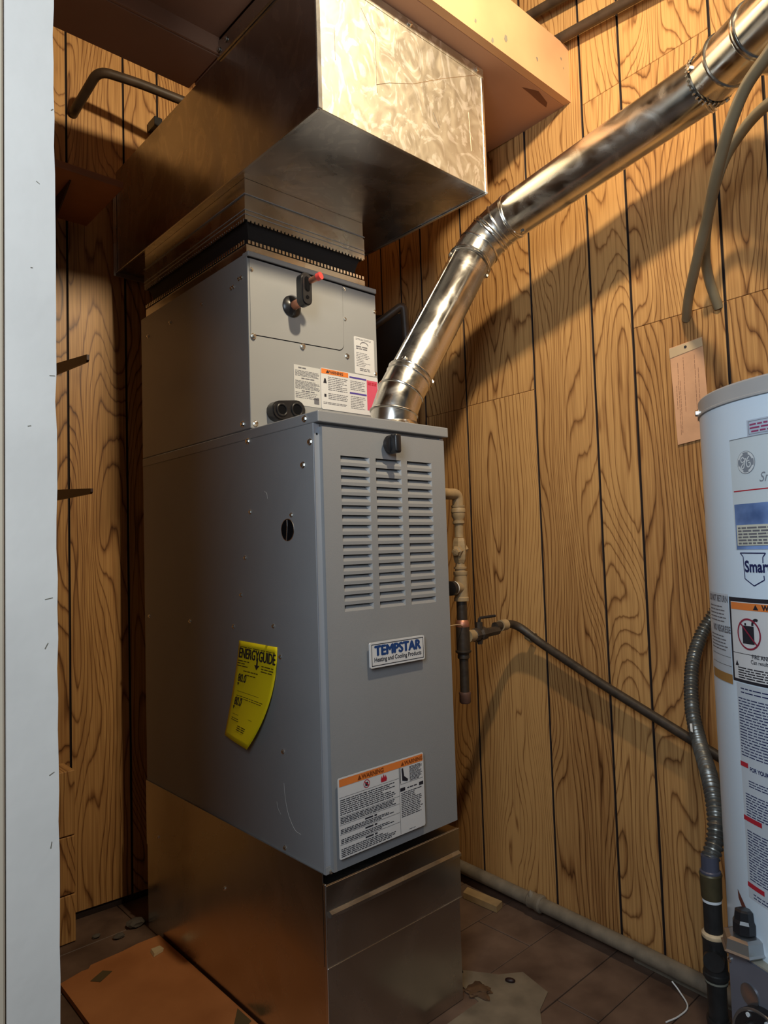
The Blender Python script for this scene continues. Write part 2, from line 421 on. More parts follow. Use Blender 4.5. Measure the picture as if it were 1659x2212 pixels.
# front partition with the white painted jamb the camera looks past
bm = nb(); bx(bm, (-2.3, -.36, 0), (-.70, -.26, ZT)); wall_front = struct(obj('wall_front', bm, M_cream))
random.seed(3)
bm = nb()
X = -.5625
prof = []
n = 90
for k in range(n + 1):
    z = .0 + 2.5 * k / n
    prof.append((X + (random.random() ** 4) * -.0016, z))
A = [bm.verts.new((x, -.35, z)) for x, z in prof]; Bv = [bm.verts.new((x + .0, -.25, z)) for x, z in prof]
C1 = [bm.verts.new((-.607, -.35, z)) for x, z in prof]; D1 = [bm.verts.new((-.607, -.25, z)) for x, z in prof]
for k in range(n):
    bm.faces.new((C1[k], A[k], A[k + 1], C1[k + 1])); bm.faces.new((A[k], Bv[k], Bv[k + 1], A[k + 1]))
    bm.faces.new((Bv[k], D1[k], D1[k + 1], Bv[k + 1])); bm.faces.new((D1[k], C1[k], C1[k + 1], D1[k + 1]))
bm.faces.new((C1[0], D1[0], Bv[0], A[0])); bm.faces.new((C1[-1], A[-1], Bv[-1], D1[-1]))
tr = struct(obj('trim_1', bm, M_white))
bm = nb(); bx(bm, (-.72, -.352, 0), (-.6078, -.25, 2.5), .002); struct(obj('trim_2', bm, M_cream))
# small scuffs and paint chips of the jamb
SJ = flat((-.60, -.35, 0), (1, 0, 0), (0, 0, 1), (0, -1, 0))
bm = nb()
for u, v, a, l in ((.020, 1.32, -.5, .0035), (.015, 1.235, .2, .002), (.026, .88, 1.1, .006), (.031, 1.135, .1, .005), (.026, .925, .2, .007), (.029, .765, .5, .005), (.034, 1.395, .8, .003), (.012, 1.085, .3, .003), (.030, .70, 1.4, .006)):
    c, s = math.cos(a), math.sin(a); p_poly(bm, SJ, [(u, v), (u + l * c, v + l * s), (u + l * c - .0006 * s, v + l * s + .0006 * c), (u - .0008 * s, v + .0008 * c)], .0003)
obj('scuff_marks', bm, M_chip, tr)

bm = nb(); bx(bm, (-2.4, -3.2, -.06), (1.1, 1.1, -.008)); floor = struct(obj('floor', bm, M_floorgap))
yc = [1.05, .80, .64, .49, .335, .178, .017, -.14, -.239, -.343, -.45, -.58, -.72, -.86, -1.0, -1.15, -1.3, -1.45, -1.6, -1.8, -2.0, -2.4]
rf = random.Random(5)
for i in range(len(yc) - 1):
    xs = [-2.3, -.9 + rf.random() * .4, .45 + rf.random() * .22, 1.05] if i % 2 else [-2.3, -.2 + rf.random() * .3, 1.05]
    for a, b in zip(xs, xs[1:]):
        bm = nb(); bx(bm, (a + .001, yc[i + 1] + .0012, -.012), (b - .001, yc[i] - .0012, 0.0 - rf.random() * .001), .0012, 1)
        obj('floor_board', bm, M_floor, floor)
bm = nb(); bx(bm, (-2.4, -3.2, ZT), (1.1, 1.1, ZT + .05)); struct(obj('ceiling', bm, M_ceiling))

# thin baseboard strip of the right wall, seen below the drain pipe
bm = nb(); prism(bm, [wr(-.62, 0, .006), wr(-.19, 0, .006), wr(-.19, 0, .014), wr(-.62, 0, .022)], (0, 0, .016)); struct(obj('baseboard_right', bm, M_drain))

# ------------------------------------------------------------------ boxed-in beam above the duct
SOF = thing('boxed_beam', 'peach painted boxed beam crossing above the sheet metal duct to the right wall', 'beam', (.2, .15, 2.075))
ZS = 2.078
def bevbox(name, lo, hi, m, parent, bev=.0015): bm = nb(); bx(bm, lo, hi, bev); return obj(name, bm, m, parent)
xr = .748
bm = nb(); prism(bm, [(-.55, -.125, ZS), (xr, -.125, ZS), (xr, -.125, 2.222), (-.55, -.125, 2.222)], (0, .019, 0)); fascia = obj('front_board', bm, M_pink, SOF)
bevbox('bottom_board', (-.011, -.105, ZS), (.757, .418, ZS + .019), M_pinkshade, SOF)
bevbox('bottom_board', (-.55, -.105, ZS + .040), (-.014, .296, ZS + .058), M_pinkshade, SOF)
bevbox('bottom_board', (-.55, .299, ZS + .001), (-.014, .440, ZS + .020), M_pinkshade, SOF)
bevbox('ledger_strip', (-.55, .291, ZS + .002), (-.014, .298, ZS + .058), M_pinkshade, SOF)
bevbox('back_board', (-.55, .421, ZS + .021), (.757, .44, 2.222), M_pink, SOF)
bevbox('top_board', (-.55, -.104, 2.203), (.757, .419, 2.222), M_pink, SOF)
# chips in the peach paint: thin shallow flakes standing on the front board
SB = flat((0, -.125, 0), (1, 0, 0), (0, 0, 1), (0, -1, 0))
rc = random.Random(11)
for u, v, s_ in ((.375, 2.104, .007), (.481, 2.115, .013), (.433, 2.088, .009), (.604, 2.125, .008), (.71, 2.175, .007), (.718, 2.155, .004)):
    k_ = 7; bm = nb()
    p_poly(bm, SB, [(u + s_ * (.35 + .6 * rc.random()) * math.cos(a) * .75, v + s_ * (.4 + .6 * rc.random()) * math.sin(a)) for a in [k * 2 * math.pi / k_ for k in range(k_)]], .0004)
    obj('paint_chip', bm, M_chip, fascia)
bm = nb()
SU = flat((0, 0, ZS), (1, 0, 0), (0, 1, 0), (0, 0, -1))
p_poly(bm, SU, [(.60, -.080), (.645, -.098), (.70, -.086), (.714, -.073), (.68, -.074), (.64, -.078)], .0004)
obj('paint_chip', bm, mat('brown_flake', (.16, .06, .03), .7), SOF)

# ------------------------------------------------------------------ sheet metal trunk duct
DU = thing('supply_duct', 'large galvanised sheet metal trunk duct hanging above the furnace', 'duct', (.23, .42, 1.78))
X0, X1, Y0, Y1, Z0, Z1 = -.012, .474, -.058, .9, 1.779, 2.074
bm = nb(); bx(bm, (X0, Y0, Z0), (X1, Y1, Z1), .0015, 1); obj('duct_body', bm, M_duct, DU)
bm = nb(); bx(bm, (X0 + .001, Y0 - .0012, Z0 + .001), (X1 - .001, Y0 - .0001, Z1 - .001)); endc = obj('end_cap', bm, M_endcap, DU)
SEC = flat((0, Y0 - .0012, 0), (1, 0, 0), (0, 0, 1), (0, -1, 0))
for L_ in ([(.135, 1.993), (.136, 1.872)], [(.135, 1.888), (.171, 1.908), (.239, 1.936), (.335, 1.991), (.457, 2.055)], [(.03, 1.954), (.031, 1.89)], [(.10, 2.03), (.125, 1.998), (.135, 1.993)], [(.30, 1.90), (.318, 1.872)], [(.42, 1.95), (.425, 1.86)]):
    bm = nb(); tube(bm, [SEC(u, v, 0) for u, v in L_], .0007, 5); obj('scratch', bm, M_chrome, endc)
bm = nb(); bx(bm, (X0 + .002, Y0 - .0025, Z1 - .022), (X1 + .003, Y0 - .0005, Z1 + .001)); obj('top_flange', bm, M_endcap, DU)
bm = nb(); bx(bm, (X0 - .006, Y0 + .02, Z1 - .004), (X0 - .0004, .30, Z1 + .034), .001, 1); obj('side_flange', bm, M_galv, DU)
for nm, lo, hi in (('corner_seam', (X0 - .0015, Y0 - .0035, Z0), (X0 + .008, Y0 - .0005, Z1)), ('corner_seam', (X1 - .006, Y0 - .003, Z0), (X1 + .002, Y0 - .0005, Z1 - .02)),
                   ('bottom_seam', (X0, Y0 - .003, Z0 - .0015), (X1 + .002, Y0 + .004, Z0 - .0004)), ('bottom_seam', (X1 - .005, Y0, Z0 - .003), (X1 + .002, Y1, Z0 - .0005)),
                   ('bottom_seam', (X0 - .002, Y0, Z0 - .003), (X0 + .004, Y1, Z0 - .0005)), ('rear_seam', (X0 - .004, Y1 - .006, Z0), (X0 - .0005, Y1, Z1 - .03)), ('rear_flange', (X0 - .008, Y1, Z0 - .012), (X1, Y1 + .004, Z0 + .25))):
    bm = nb(); bx(bm, lo, hi, .0006, 1); obj(nm, bm, M_galv, DU)
screws(DU, [(.235, Y0 - .003, Z1 - .010), (.452, Y0 - .003, Z1 - .010)], (0, -1, 0))
screws(DU, [(X0 - .007, .287, Z1 + .012), (X0 - .007, .255, Z1 + .018)], (-1, 0, 0))

# ------------------------------------------------------------------ collar and flexible connector between coil and duct
CO = thing('plenum_collar', 'galvanised collar with black canvas connector joining coil case to duct', 'duct collar', (.178, .49, 1.62))
cx0, cx1, cy0, cy1 = .008, .346, .235, .752
def ringbox(name, x0, x1, y0, y1, z0, z1, m, t=.004):
    bm = nb()
    bx(bm, (x0, y0, z0), (x1, y0 + t, z1)); bx(bm, (x0, y1 - t, z0), (x1, y1, z1))
    bx(bm, (x0, y0 + t, z0), (x0 + t, y1 - t, z1)); bx(bm, (x1 - t, y0 + t, z0), (x1, y1 - t, z1)); return obj(name, bm, m, CO)
ringbox('upper_collar', cx0, cx1, cy0, cy1, 1.708, Z0 - .0005, M_galv)
ringbox('lower_band', cx0 - .002, cx1 + .002, cy0 - .002, cy1 + .002, 1.686, 1.7375, M_galv)
for z_ in (1.742, 1.7065, 1.697): ringbox('seam_rib', cx0 - .0032, cx1 + .0032, cy0 - .0032, cy1 + .0032, z_, z_ + .0016, M_greyd)
ringbox('base_collar', cx0 + .001, cx1 + .002, cy0, cy1, 1.6085, 1.632, M_galv)
bm = nb()
# canvas sags between both bands
def sag(x0, x1, y0, y1):
    L = [(x0, y0), (x1, y0), (x1, y1), (x0, y1)]; zs = [1.629, 1.642, 1.656, 1.672, 1.689]; ins = [.004, .012, .016, .012, .006]
    rows = [[bm.verts.new((x + (i_ if x == x0 else -i_), y + (i_ if y == y0 else -i_), z)) for x, y in L] for z, i_ in zip(zs, ins)]
    for a, b in zip(rows, rows[1:]):
        for k in range(4): bm.faces.new((a[k], a[(k + 1) % 4], b[(k + 1) % 4], b[k]))
sag(cx0, cx1, cy0, cy1); obj('canvas_connector', bm, M_canvas, CO)
for zc, hgt, nm in ((1.637, .0075, 'crimped_teeth'), (1.685, .007, 'crimped_teeth')):
    bm = nb(); k = 0
    while k < 34:
        x = cx0 + .004 + k * (cx1 - cx0 - .008) / 33.5; bx(bm, (x, cy0 - .003, zc - hgt / 2), (x + .0058, cy0 - .0015, zc + hgt / 2)); k += 1
    k = 0
    while k < 50:
        y = cy0 + .004 + k * .0102; bx(bm, (cx0 - .003, y, zc - hgt / 2), (cx0 - .0015, y + .0058, zc + hgt / 2)); k += 1
    o = obj(nm, bm, M_chrome if zc < 1.66 else M_galv, CO); o['kind'] = 'stuff'

# ------------------------------------------------------------------ coil case
W, D = .356, .766
CC = thing('coil_case', 'grey steel evaporator coil case standing on the rear of the furnace', 'coil case', (.18, .49, 1.2255))
CX1, CY = .364, .216
bm = nb(); bx(bm, (0, CY + .003, 1.2255), (CX1, D, 1.6065), .002, 1); obj('case', bm, M_coil, CC)
bm = nb(); bx(bm, (-.001, CY, 1.2258), (CX1 + .0005, CY + .003, 1.593), .001, 1); front = obj('front_panel', bm, M_coil, CC)
bm = nb(); bx(bm, (-.0015, CY - .004, 1.5965), (CX1 + .0015, CY + .02, 1.6078), .0015, 1); obj('top_lip', bm, M_coil, CC)
# raised access panel with a rounded lower right corner
bm = nb(); pts = [(.003, 1.4275), (.236, 1.4345)]
for k in range(7):
    a = math.radians(-90 + 15 * k); pts.append((.241 + .016 * math.cos(a), 1.4505 + .016 * math.sin(a)))
pts += [(.2575, 1.592), (.003, 1.592)]
gapb = nb(); prism(gapb, [(x + (.0013 if x > .2 else 0), CY - .0006, z - (.0013 if z < 1.46 else 0)) for x, z in pts], (0, .0005, 0)); obj('panel_gap', gapb, M_void, CC)
gapb = nb(); bx(gapb, (.0, CY + .0005, 1.592), (CX1, CY + .0028, 1.5975)); obj('lip_gap', gapb, M_void, CC)
prism(bm, [(x, CY - .0018, z) for x, z in pts], (0, .0017, 0)); obj('access_panel', bm, M_coil, CC)
screws(CC, [(.007, CY - .002, 1.568), (.264, CY, 1.513), (.264, CY, 1.5855), (.36, CY, 1.551), (.357, CY, 1.395)], (0, -1, 0), SCREW_S)
screws(CC, [(.0085, CY - .002, 1.4235), (.137, CY - .002, 1.424), (.267, CY, 1.4235), (.010, CY, 1.236)], (0, -1, 0))
screws(CC, [(0, .242, 1.557), (0, .252, 1.5575), (0, .276, 1.547), (0, .285, 1.547), (0, .42, 1.55), (0, .588, 1.551), (0, .721, 1.549)], (-1, 0, 0), SCREW_S)
screws(CC, [(0, .249, 1.239)], (-1, 0, 0))
# copper stub with black stopper
st = nb(); lathe(st, (.109, CY - .001, 1.509), (0, -1, 0), [(0, .024), (.003, .0245), (.007, .021), (.010, .013), (.012, .010)], 28); obj('rubber_grommet', st, M_black, CC, True)
st = nb(); cyl(st, (.109, CY - .008, 1.509), (.109, CY - .050, 1.509), .0098); obj('copper_stub', st, M_copper, CC, True)
def capsule(bm, cx, cz, dx, dz, r, y0, y1, n=8):
    """stadium-shaped prism around segment (cx,cz)+-(dx,dz)"""
    L = math.hypot(dx, dz); ang = math.atan2(dz, dx); pts = []
    for s, a0 in ((1, -90), (-1, 90)):
        for k in range(n + 1):
            a = ang + math.radians(a0 + 180 * k / n); pts.append((cx + s * dx + r * math.cos(a), cz + s * dz + r * math.sin(a)))
    A = [V((x, y0, z)) for x, z in pts]; prism(bm, A, (0, y1 - y0, 0))
    bmesh.ops.bevel(bm, geom=[e for e in bm.edges if e.calc_length() and all(abs(v.co.y - y0) < 1e-5 for v in e.verts)], offset=.003, segments=2, affect='EDGES')
st = nb(); capsule(st, .1095, 1.532, 0, .022, .0145, CY - .062, CY - .042); bk = obj('stopper_bracket', st, M_black, CC, True)
st = nb(); capsule(st, .1095, 1.542, 0, .010, .007, CY - .0632, CY - .0622); obj('stopper_recess', st, M_void, bk)
st = nb(); lathe(st, (.1095, CY - .0622, 1.513), (0, -1, 0), [(0, .0042), (.0008, .0042)], 16); obj('stopper_hole', st, M_void, bk)
st = nb(); cyl(st, (.118, CY - .06, 1.551), (.1255, CY - .088, 1.5555), .0062, .0072); s2 = obj('capped_copper_tip', st, M_copper, CC, True)
st = nb(); cyl(st, (.1235, CY - .081, 1.5545), (.1260, CY - .0905, 1.556), .0084, .0084); obj('red_end_cap', st, M_red, CC, True)
# lower black fitting with two ports
st = nb(); capsule(st, .082, 1.269, .0225, .003, .0215, CY - .024, CY - .0005); lf = obj('drain_fitting', st, M_black, CC, True)
for x, z, r in ((.0615, 1.2675, .0125), (.101, 1.272, .0135)):
    st = nb(); torus(st, (x, CY - .025, z), (0, 1, 0), r, .0024, 24, 8); obj('port_ring', st, M_black, lf, True)
    st = nb(); lathe(st, (x, CY - .0242, z), (0, -1, 0), [(0, r - .001), (.0005, r - .001)], 20); obj('port_opening', st, M_void, lf)

# coil labels
SCO = flat((0, CY - .0002, 0), (1, 0, 0), (0, 0, 1), (0, -1, 0))
l1 = pobj('notice_label', M_glabel, front, p_slab, SCO, .112, 1.289, .1855, 1.380, .0006, 1, .001)
bm = nb(); p_lines(bm, SCO, .124, .150, 1.377, 1.372, 1, .003, .0009)
for a, b, n_ in ((1.369, 1.355, 5), (1.346, 1.326, 7), (1.320, 1.305, 4)): p_lines(bm, SCO, .115, .183, a, b, n_, .0013, .0009, .2, .008)
for a in (1.351, 1.3225): p_lines(bm, SCO, .132, .168, a + .002, a - .002, 1, .0025, .0009)
p_rect(bm, SCO, .166, 1.296, .180, 1.310, .0009)
obj('fine_print', bm, M_inkgrey, l1)['kind'] = 'stuff'
l2 = pobj('warning_label', M_label, front, p_slab, SCO, .1865, 1.288, .3625, 1.384, .0012, 1, .004)
pobj('orange_band', M_inkor, l2, p_slab, SCO, .188, 1.371, .268, 1.3825, .0016)
bm = nb(); p_text(bm, SCO, 'WARNING', .229, 1.3735, .0095, .0019, .02, align='C'); p_poly(bm, SCO, [(.201, 1.3735), (.209, 1.3735), (.205, 1.3805)], .0019); obj('lettering', bm, M_ink, l2)
pobj('pink_panel', M_inkpink, l2, p_slab, SCO, .326, 1.300, .3605, 1.374, .0016)
bm = nb(); p_lines(bm, SCO, .329, .357, 1.370, 1.362, 2, .0025, .0019, .1); obj('pink_heading', bm, M_inkred, l2)
for v in (1.372, 1.334): pobj('purple_band', M_inkpurp, l2, p_rect, SCO, .2715, v, .3245, v + .004, .0016)
bm = nb(); p_lines(bm, SCO, .207, .266, 1.367, 1.333, 8, .0014, .0016, .3, .009); p_lines(bm, SCO, .207, .266, 1.328, 1.312, 4, .0014, .0016, .2, .009); p_lines(bm, SCO, .192, .262, 1.306, 1.300, 2, .0012, .0016, .1, .009)
p_lines(bm, SCO, .274, .321, 1.367, 1.343, 6, .0012, .0016, .3, .008); p_lines(bm, SCO, .274, .321, 1.330, 1.298, 8, .0012, .0016, .3, .008)
obj('fine_print', bm, M_inkgrey, l2)['kind'] = 'stuff'
for q_ in ([(.193, 1.349), (.203, 1.349), (.200, 1.360), (.196, 1.360)], [(.195, 1.317), (.201, 1.317), (.201, 1.324), (.195, 1.324)]): pobj('pictogram', M_ink, l2, p_poly, SCO, q_, .0016)
l3 = pobj('rating_label', M_label, front, p_slab, SCO, .290, 1.3865, .354, 1.477, .0006, 1, .003)
bm = nb(); p_lines(bm, SCO, .295, .348, 1.474, 1.469, 2, .0008, .0009, .1); p_ring(bm, SCO, .322, 1.459, .013, .008, .002, .0009, 20, 0, 180); p_lines(bm, SCO, .296, .332, 1.456, 1.446, 2, .0026, .0009, .1, .014)
p_lines(bm, SCO, .296, .345, 1.440, 1.404, 9, .0011, .0009, .5, .008); p_lines(bm, SCO, .306, .342, 1.402, 1.394, 2, .002, .0009, .1)
obj('fine_print', bm, M_inkgrey, l3)['kind'] = 'stuff'

# ------------------------------------------------------------------ furnace
ZF0, ZF1 = .3745, 1.2245
FU = thing('furnace', 'tall grey gas furnace with louvered front door on a galvanised plinth', 'furnace', (.178, .38, ZF0))
bm = nb(); bx(bm, (0, 0.0, ZF0), (W, D, 1.204), .0015, 1); case = obj('cabinet', bm, M_greyd, FU)
bm = nb(); bx(bm, (-.0008, -.017, 1.203), (W + .001, D, ZF1), .002, 2); obj('top_cover', bm, M_grey, FU)
for x0, x1 in ((.0002, .0132), (.343, .3558)):
    bm = nb(); bx(bm, (x0, -.0022, .39), (x1, -.0004, 1.2015)); fl = obj('front_flange', bm, M_flange, FU)
bm = nb(); lathe(bm, (.0065, -.0022, 1.182), (0, -1, 0), [(0, .0021), (.0004, .0021)], 14); obj('flange_hole', bm, M_void, FU)
bm = nb(); bx(bm, (.0005, -.0025, ZF0 + .001), (W - .001, -.0003, .3895), .0005, 1); obj('bottom_rail', bm, M_greyd, FU)
screws(FU, [(.012, -.003, .3655 + .014), (.344, -.003, .3655 + .014)], (0, -1, 0), SCREW_S)
# door with pressed louvers
DY = -.019; dx0, dx1, dz0, dz1 = .0065, .3415, .3795, 1.1955
bm = nb()
cols = [(.049, .1225), (.139, .2095), (.2265, .300)]; NR = 16; lz_top = 1.1435; pitch = (1.1435 - .8585) / 15; LH = .0125
xs = sorted({dx0, dx1, *[c for p in cols for c in p]})
rows = [(lz_top - i * pitch - LH, lz_top - i * pitch) for i in range(NR)]
zs = sorted({dz0, dz1, *[c for p in rows for c in p]})
g = {}
def gv(x, z):
    if (x, z) not in g: g[(x, z)] = bm.verts.new((x, DY, z))
    return g[(x, z)]
for i in range(len(xs) - 1):
    for j in range(len(zs) - 1):
        hole = any(abs(xs[i] - c[0]) < 1e-6 for c in cols) and any(abs(zs[j] - r[0]) < 1e-6 for r in rows)
        if not hole: bm.faces.new((gv(xs[i], zs[j]), gv(xs[i + 1], zs[j]), gv(xs[i + 1], zs[j + 1]), gv(xs[i], zs[j + 1])))
YB = -.0025
c4 = [(dx0, dz0), (dx1, dz0), (dx1, dz1), (dx0, dz1)]
quad(bm, (dx0, DY, dz0), (dx0, YB, dz0), (dx0, YB, dz1), (dx0, DY, dz1)); quad(bm, (dx1, DY, dz0), (dx1, DY, dz1), (dx1, YB, dz1), (dx1, YB, dz0))
quad(bm, (dx0, DY, dz1), (dx0, YB, dz1), (dx1, YB, dz1), (dx1, DY, dz1)); quad(bm, (dx0, DY, dz0), (dx1, DY, dz0), (dx1, YB, dz0), (dx0, YB, dz0))
bmesh.ops.remove_doubles(bm, verts=bm.verts, dist=1e-6)
door = obj('front_door', bm, M_grey, FU); door.location += V((.0055, .0075, 0))
# one louver pocket, pressed inwards, open at its top
w_ = .0722; d_ = .0078
bm = nb()
a0, a1, b1, b0 = V((0, 0, 0)), V((w_, 0, 0)), V((w_ - .0075, d_, LH)), V((.0035, d_, LH))
t0, t1 = V((0, 0, LH)), V((w_, 0, LH))
quad(bm, a0, a1, b1, b0); quad(bm, t0, b0, b1, t1, mi=1)
bm.faces.new([bm.verts.new(p) for p in (a0, b0, t0)]); bm.faces.new([bm.verts.new(p) for p in (a1, t1, b1)])
me = bpy.data.meshes.new('louver'); bm.to_mesh(me); bm.free(); me.materials.append(M_grey); me.materials.append(M_void)
for c in cols:
    for r in rows:
        o = bpy.data.objects.new('louver', me); COL.objects.link(o); o.parent = door
        o.location = V((c[0], DY, r[0])); o.scale = ((c[1] - c[0]) / w_, 1, 1)
# black latch knob
bm = nb(); lathe(bm, (.179, DY, 1.1725), (0, -1, 0), [(0, .0195), (.004, .0195), (.008, .0185), (.009, .015)], 28); kn = obj('latch_knob', bm, M_black, door, True)
bm = nb(); bx(bm, (.1705, DY - .026, 1.1535), (.1875, DY - .006, 1.1925), .005, 3); obj('knob_grip', bm, M_black, kn, True)
# badge
SD = flat((0, DY, 0), (1, 0, 0), (0, 0, 1), (0, -1, 0))
bm = nb(); p_slab(bm, SD, .105, .7335, .254, .7825, .0035, 1, .0035); bd = obj('brand_badge', bm, M_label, door)
bm = nb(); t_ = .0014
for q in ((.1085, .7370, .2505, .7370 + t_), (.1085, .7790 - t_, .2505, .7790), (.1085, .737, .1085 + t_, .779), (.2505 - t_, .737, .2505, .779)): p_rect(bm, SD, *q, .0038)
obj('badge_border', bm, M_ink, bd)
bm = nb(); p_fat(bm, SD, 'TEMPSTAR', .1795, .7570, .0265, .0041, .0017, align='C', sx=1.0); obj('badge_name', bm, M_inkblue, bd)
bm = nb(); p_text(bm, SD, 'Heating and Cooling Products', .1795, .7450, .0118, .0041, .015, align='C', sx=.90); obj('badge_tagline', bm, M_ink, bd)
# big warning label
wl = pobj('warning_label', M_label, door, p_slab, SD, .0195, .4015, .242, .5465, .0008, 1, .004)
bm = nb(); p_rect(bm, SD, .0225, .5305, .2395, .5440, .0012); obj('orange_band', bm, M_inkor, wl)
bm = nb(); p_text(bm, SD, 'WARNING', .104, .5333, .0115, .0015, .03, align='C'); p_poly(bm, SD, [(.066, .533), (.076, .533), (.071, .5415)], .0015)
p_text(bm, SD, 'WARNING', .213, .5333, .0105, .0015, .03, align='C'); p_poly(bm, SD, [(.178, .533), (.187, .533), (.1825, .5405)], .0015); obj('lettering', bm, mat('ink_brown', (.22, .05, .01), .5), wl)
bm = nb(); p_ring(bm, SD, .0885, .5215, .0078, .0078, .0014, .0012, 24)
p_poly(bm, SD, [(.0825, .5255), (.0838, .5268), (.0948, .5175), (.0935, .516)], .0016)
p_poly(bm, SD, [(.125, .5145), (.139, .5145), (.1405, .519), (.137, .527), (.135, .5215), (.132, .529), (.129, .5215), (.127, .5265), (.1245, .520)], .0012)
obj('red_pictogram', bm, M_inkred, wl)
bm = nb(); p_rect(bm, SD, .0848, .5175, .0920, .5245, .0014)
p_poly(bm, SD, [(.1795, .528), (.184, .528), (.1865, .512), (.197, .504), (.195, .500), (.181, .504)], .0012)
p_rect(bm, SD, .1745, .500, .1765, .530, .0012); p_rect(bm, SD, .1745, .484, .188, .4905, .0012); p_rect(bm, SD, .227, .484, .239, .4905, .0012)
obj('black_pictogram', bm, M_ink, wl)
bm = nb()
for v in (.5107, .4765, .462, .445, .427): p_rect(bm, SD, .022, v, .172, v + .0005, .0012)
p_rect(bm, SD, .1725, .404, .173, .530, .0012); p_rect(bm, SD, .1745, .4975, .239, .498, .0012)
for a, b, n_ in ((.508, .479, 8), (.4755, .464, 4), (.4550, .4465, 3), (.4375, .4285, 3), (.4205, .4045, 5)): p_lines(bm, SD, .0235, .168, a, b, n_, .0015, .0012, .35, .009)
for v in (.458, .4412, .4238): p_lines(bm, SD, .082, .112, v + .002, v - .002, 1, .0028, .0012, 0, .02)
p_lines(bm, SD, .2015, .237, .528, .499, 12, .0012, .0012, .3, .007); p_lines(bm, SD, .1765, .236, .482, .433, 14, .0014, .0012, .35, .009); p_lines(bm, SD, .194, .222, .489, .486, 1, .002, .0012)
p_lines(bm, SD, .196, .222, .4075, .4055, 1, .0008, .0012)
obj('fine_print', bm, M_ink, wl)['kind'] = 'stuff'
# side screws, vent knockout, scratch
screws(FU, [(-.001, .024, 1.214)], (-1, 0, 0))
screws(FU, [(0, .010, 1.168), (0, .034, 1.127), (0, .23, 1.2075 - .008)], (-1, 0, 0))
screws(FU, [(0, .077, 1.034), (0, .227, 1.049), (0, .251, .953), (0, .271, .874), (0, .305, .805), (0, .149, .815), (0, .507, .805), (0, .736, .806), (0, .127, .756), (0, .125, .572), (0, .126, .388)], (-1, 0, 0), SCREW_S)
bm = nb(); lathe(bm, (0, .0915, 1.0055), (-1, 0, 0), [(0, .0215), (.0006, .0215)], 32); ko = obj('vent_knockout', bm, M_void, FU)
bm = nb(); torus(bm, (0, .0915, 1.0055), (1, 0, 0), .0215, .0009, 36, 6); obj('knockout_rim', bm, M_galv, ko, True)
bm = nb(); tube(bm, [V((-.0008, .0955, .985)), V((-.0008, .093, 1.0)), V((-.0008, .0915, 1.013)), V((-.0008, .092, 1.0255))], .0011, 6); obj('inner_edge', bm, M_chrome, ko)
bm = nb()
tube(bm, bez([(0, .125, .512), (0, .122, .485), (0, .112, .455), (0, .092, .432), (0, .072, .428)], 5), .00045, 5)
tube(bm, bez([(0, .152, .470), (0, .148, .458), (0, .138, .448)], 4), .0003, 5)
tube(bm, bez([(0, .172, 1.088), (0, .163, 1.083), (0, .161, 1.072)], 4), .0004, 5)
obj('paint_scratch', bm, mat('scratch_pale', (.5, .5, .5), .4), case)
# round grey cap low on the right side
bm = nb(); lathe(bm, (W, .035, .372 + .06), (1, 0, 0), [(0, .024), (.010, .024), (.016, .019), (.018, .010)], 24); obj('side_cap', bm, mat('pale_green_plastic', (.24, .26, .21), .5), FU, True)

# energy label: a curling yellow sheet taped at its top
EG = thing('energy_label', 'yellow paper energy guide label curling off the furnace side', 'label', (0, .22, .57))
def eg(u, v, h=0):
    # u 0..1 left to right, v 0 bottom .. 1 top ; left = larger y
    t = 1 - v
    yl = .281 + .006 * math.sin(t * 3.14) * 0 + .055 * t ** 1.15; zl = .777 - .207 * t
    yr = .136 + .002 * t + .093 * t ** 2.1; zr = .774 - .208 * t
    y = yl + (yr - yl) * u; z = zl + (zr - zl) * u
    out = .0015 + t * t * (.006 + .012 * math.sin(u * math.pi * .75)) + .010 * t * (u - .5) ** 2
    z -= .006 * t * (u ** 3)
    return V((-out - h, y, z))
bm = nb(); GN, GM = 14, 22; grid = [[bm.verts.new(eg(i / GN, j / GM)) for i in range(GN + 1)] for j in range(GM + 1)]
for j in range(GM):
    for i in range(GN): bm.faces.new((grid[j][i], grid[j][i + 1], grid[j + 1][i + 1], grid[j + 1][i]))
pap = obj('paper_sheet', bm, M_yellow, EG, True)
sm = pap.modifiers.new('s', 'SOLIDIFY'); sm.thickness = .0003; sm.offset = -1
SE = lambda u, v, h=0: eg(u / .145, v / .207, h)
bm = nb(); p_fat(bm, SE, 'ENERGYGUIDE', .0735, .172, .0300, .0006, .0010, align='C', sx=.68)
p_poly(bm, SE, [(.0745, .178), (.0795, .178), (.0795, .163), (.0860, .163), (.077, .153), (.0680, .163), (.0745, .163)], .0007)
obj('heading', bm, M_ink, EG)
bm = nb(); p_text(bm, SE, '80.0', .014, .122, .023, .0006, .03, sx=.8); p_text(bm, SE, '80.0', .016, .072, .023, .0006, .03, sx=.8)
for v in (.112, .062): p_poly(bm, SE, [(.014, v + .007), (.022, v + .007), (.018, v)], .0006)
obj('rating_number', bm, M_ink, EG)
bm = nb(); p_lines(bm, SE, .006, .138, .197, .193, 1, .0016, .0006, .1, .02); p_lines(bm, SE, .004, .05, .168, .152, 3, .0022, .0006, .4, .016); p_lines(bm, SE, .094, .138, .166, .150, 3, .0022, .0006, .2, .016)
p_lines(bm, SE, .03, .095, .148, .143, 1, .0022, .0006); p_lines(bm, SE, .04, .085, .140, .136, 1, .002, .0006)
p_rect(bm, SE, .02, .101, .105, .1018, .0006); p_lines(bm, SE, .02, .13, .094, .086, 2, .0014, .0006, .1, .014); p_rect(bm, SE, .02, .052, .11, .0528, .0006); p_lines(bm, SE, .02, .06, .046, .038, 2, .0016, .0006)
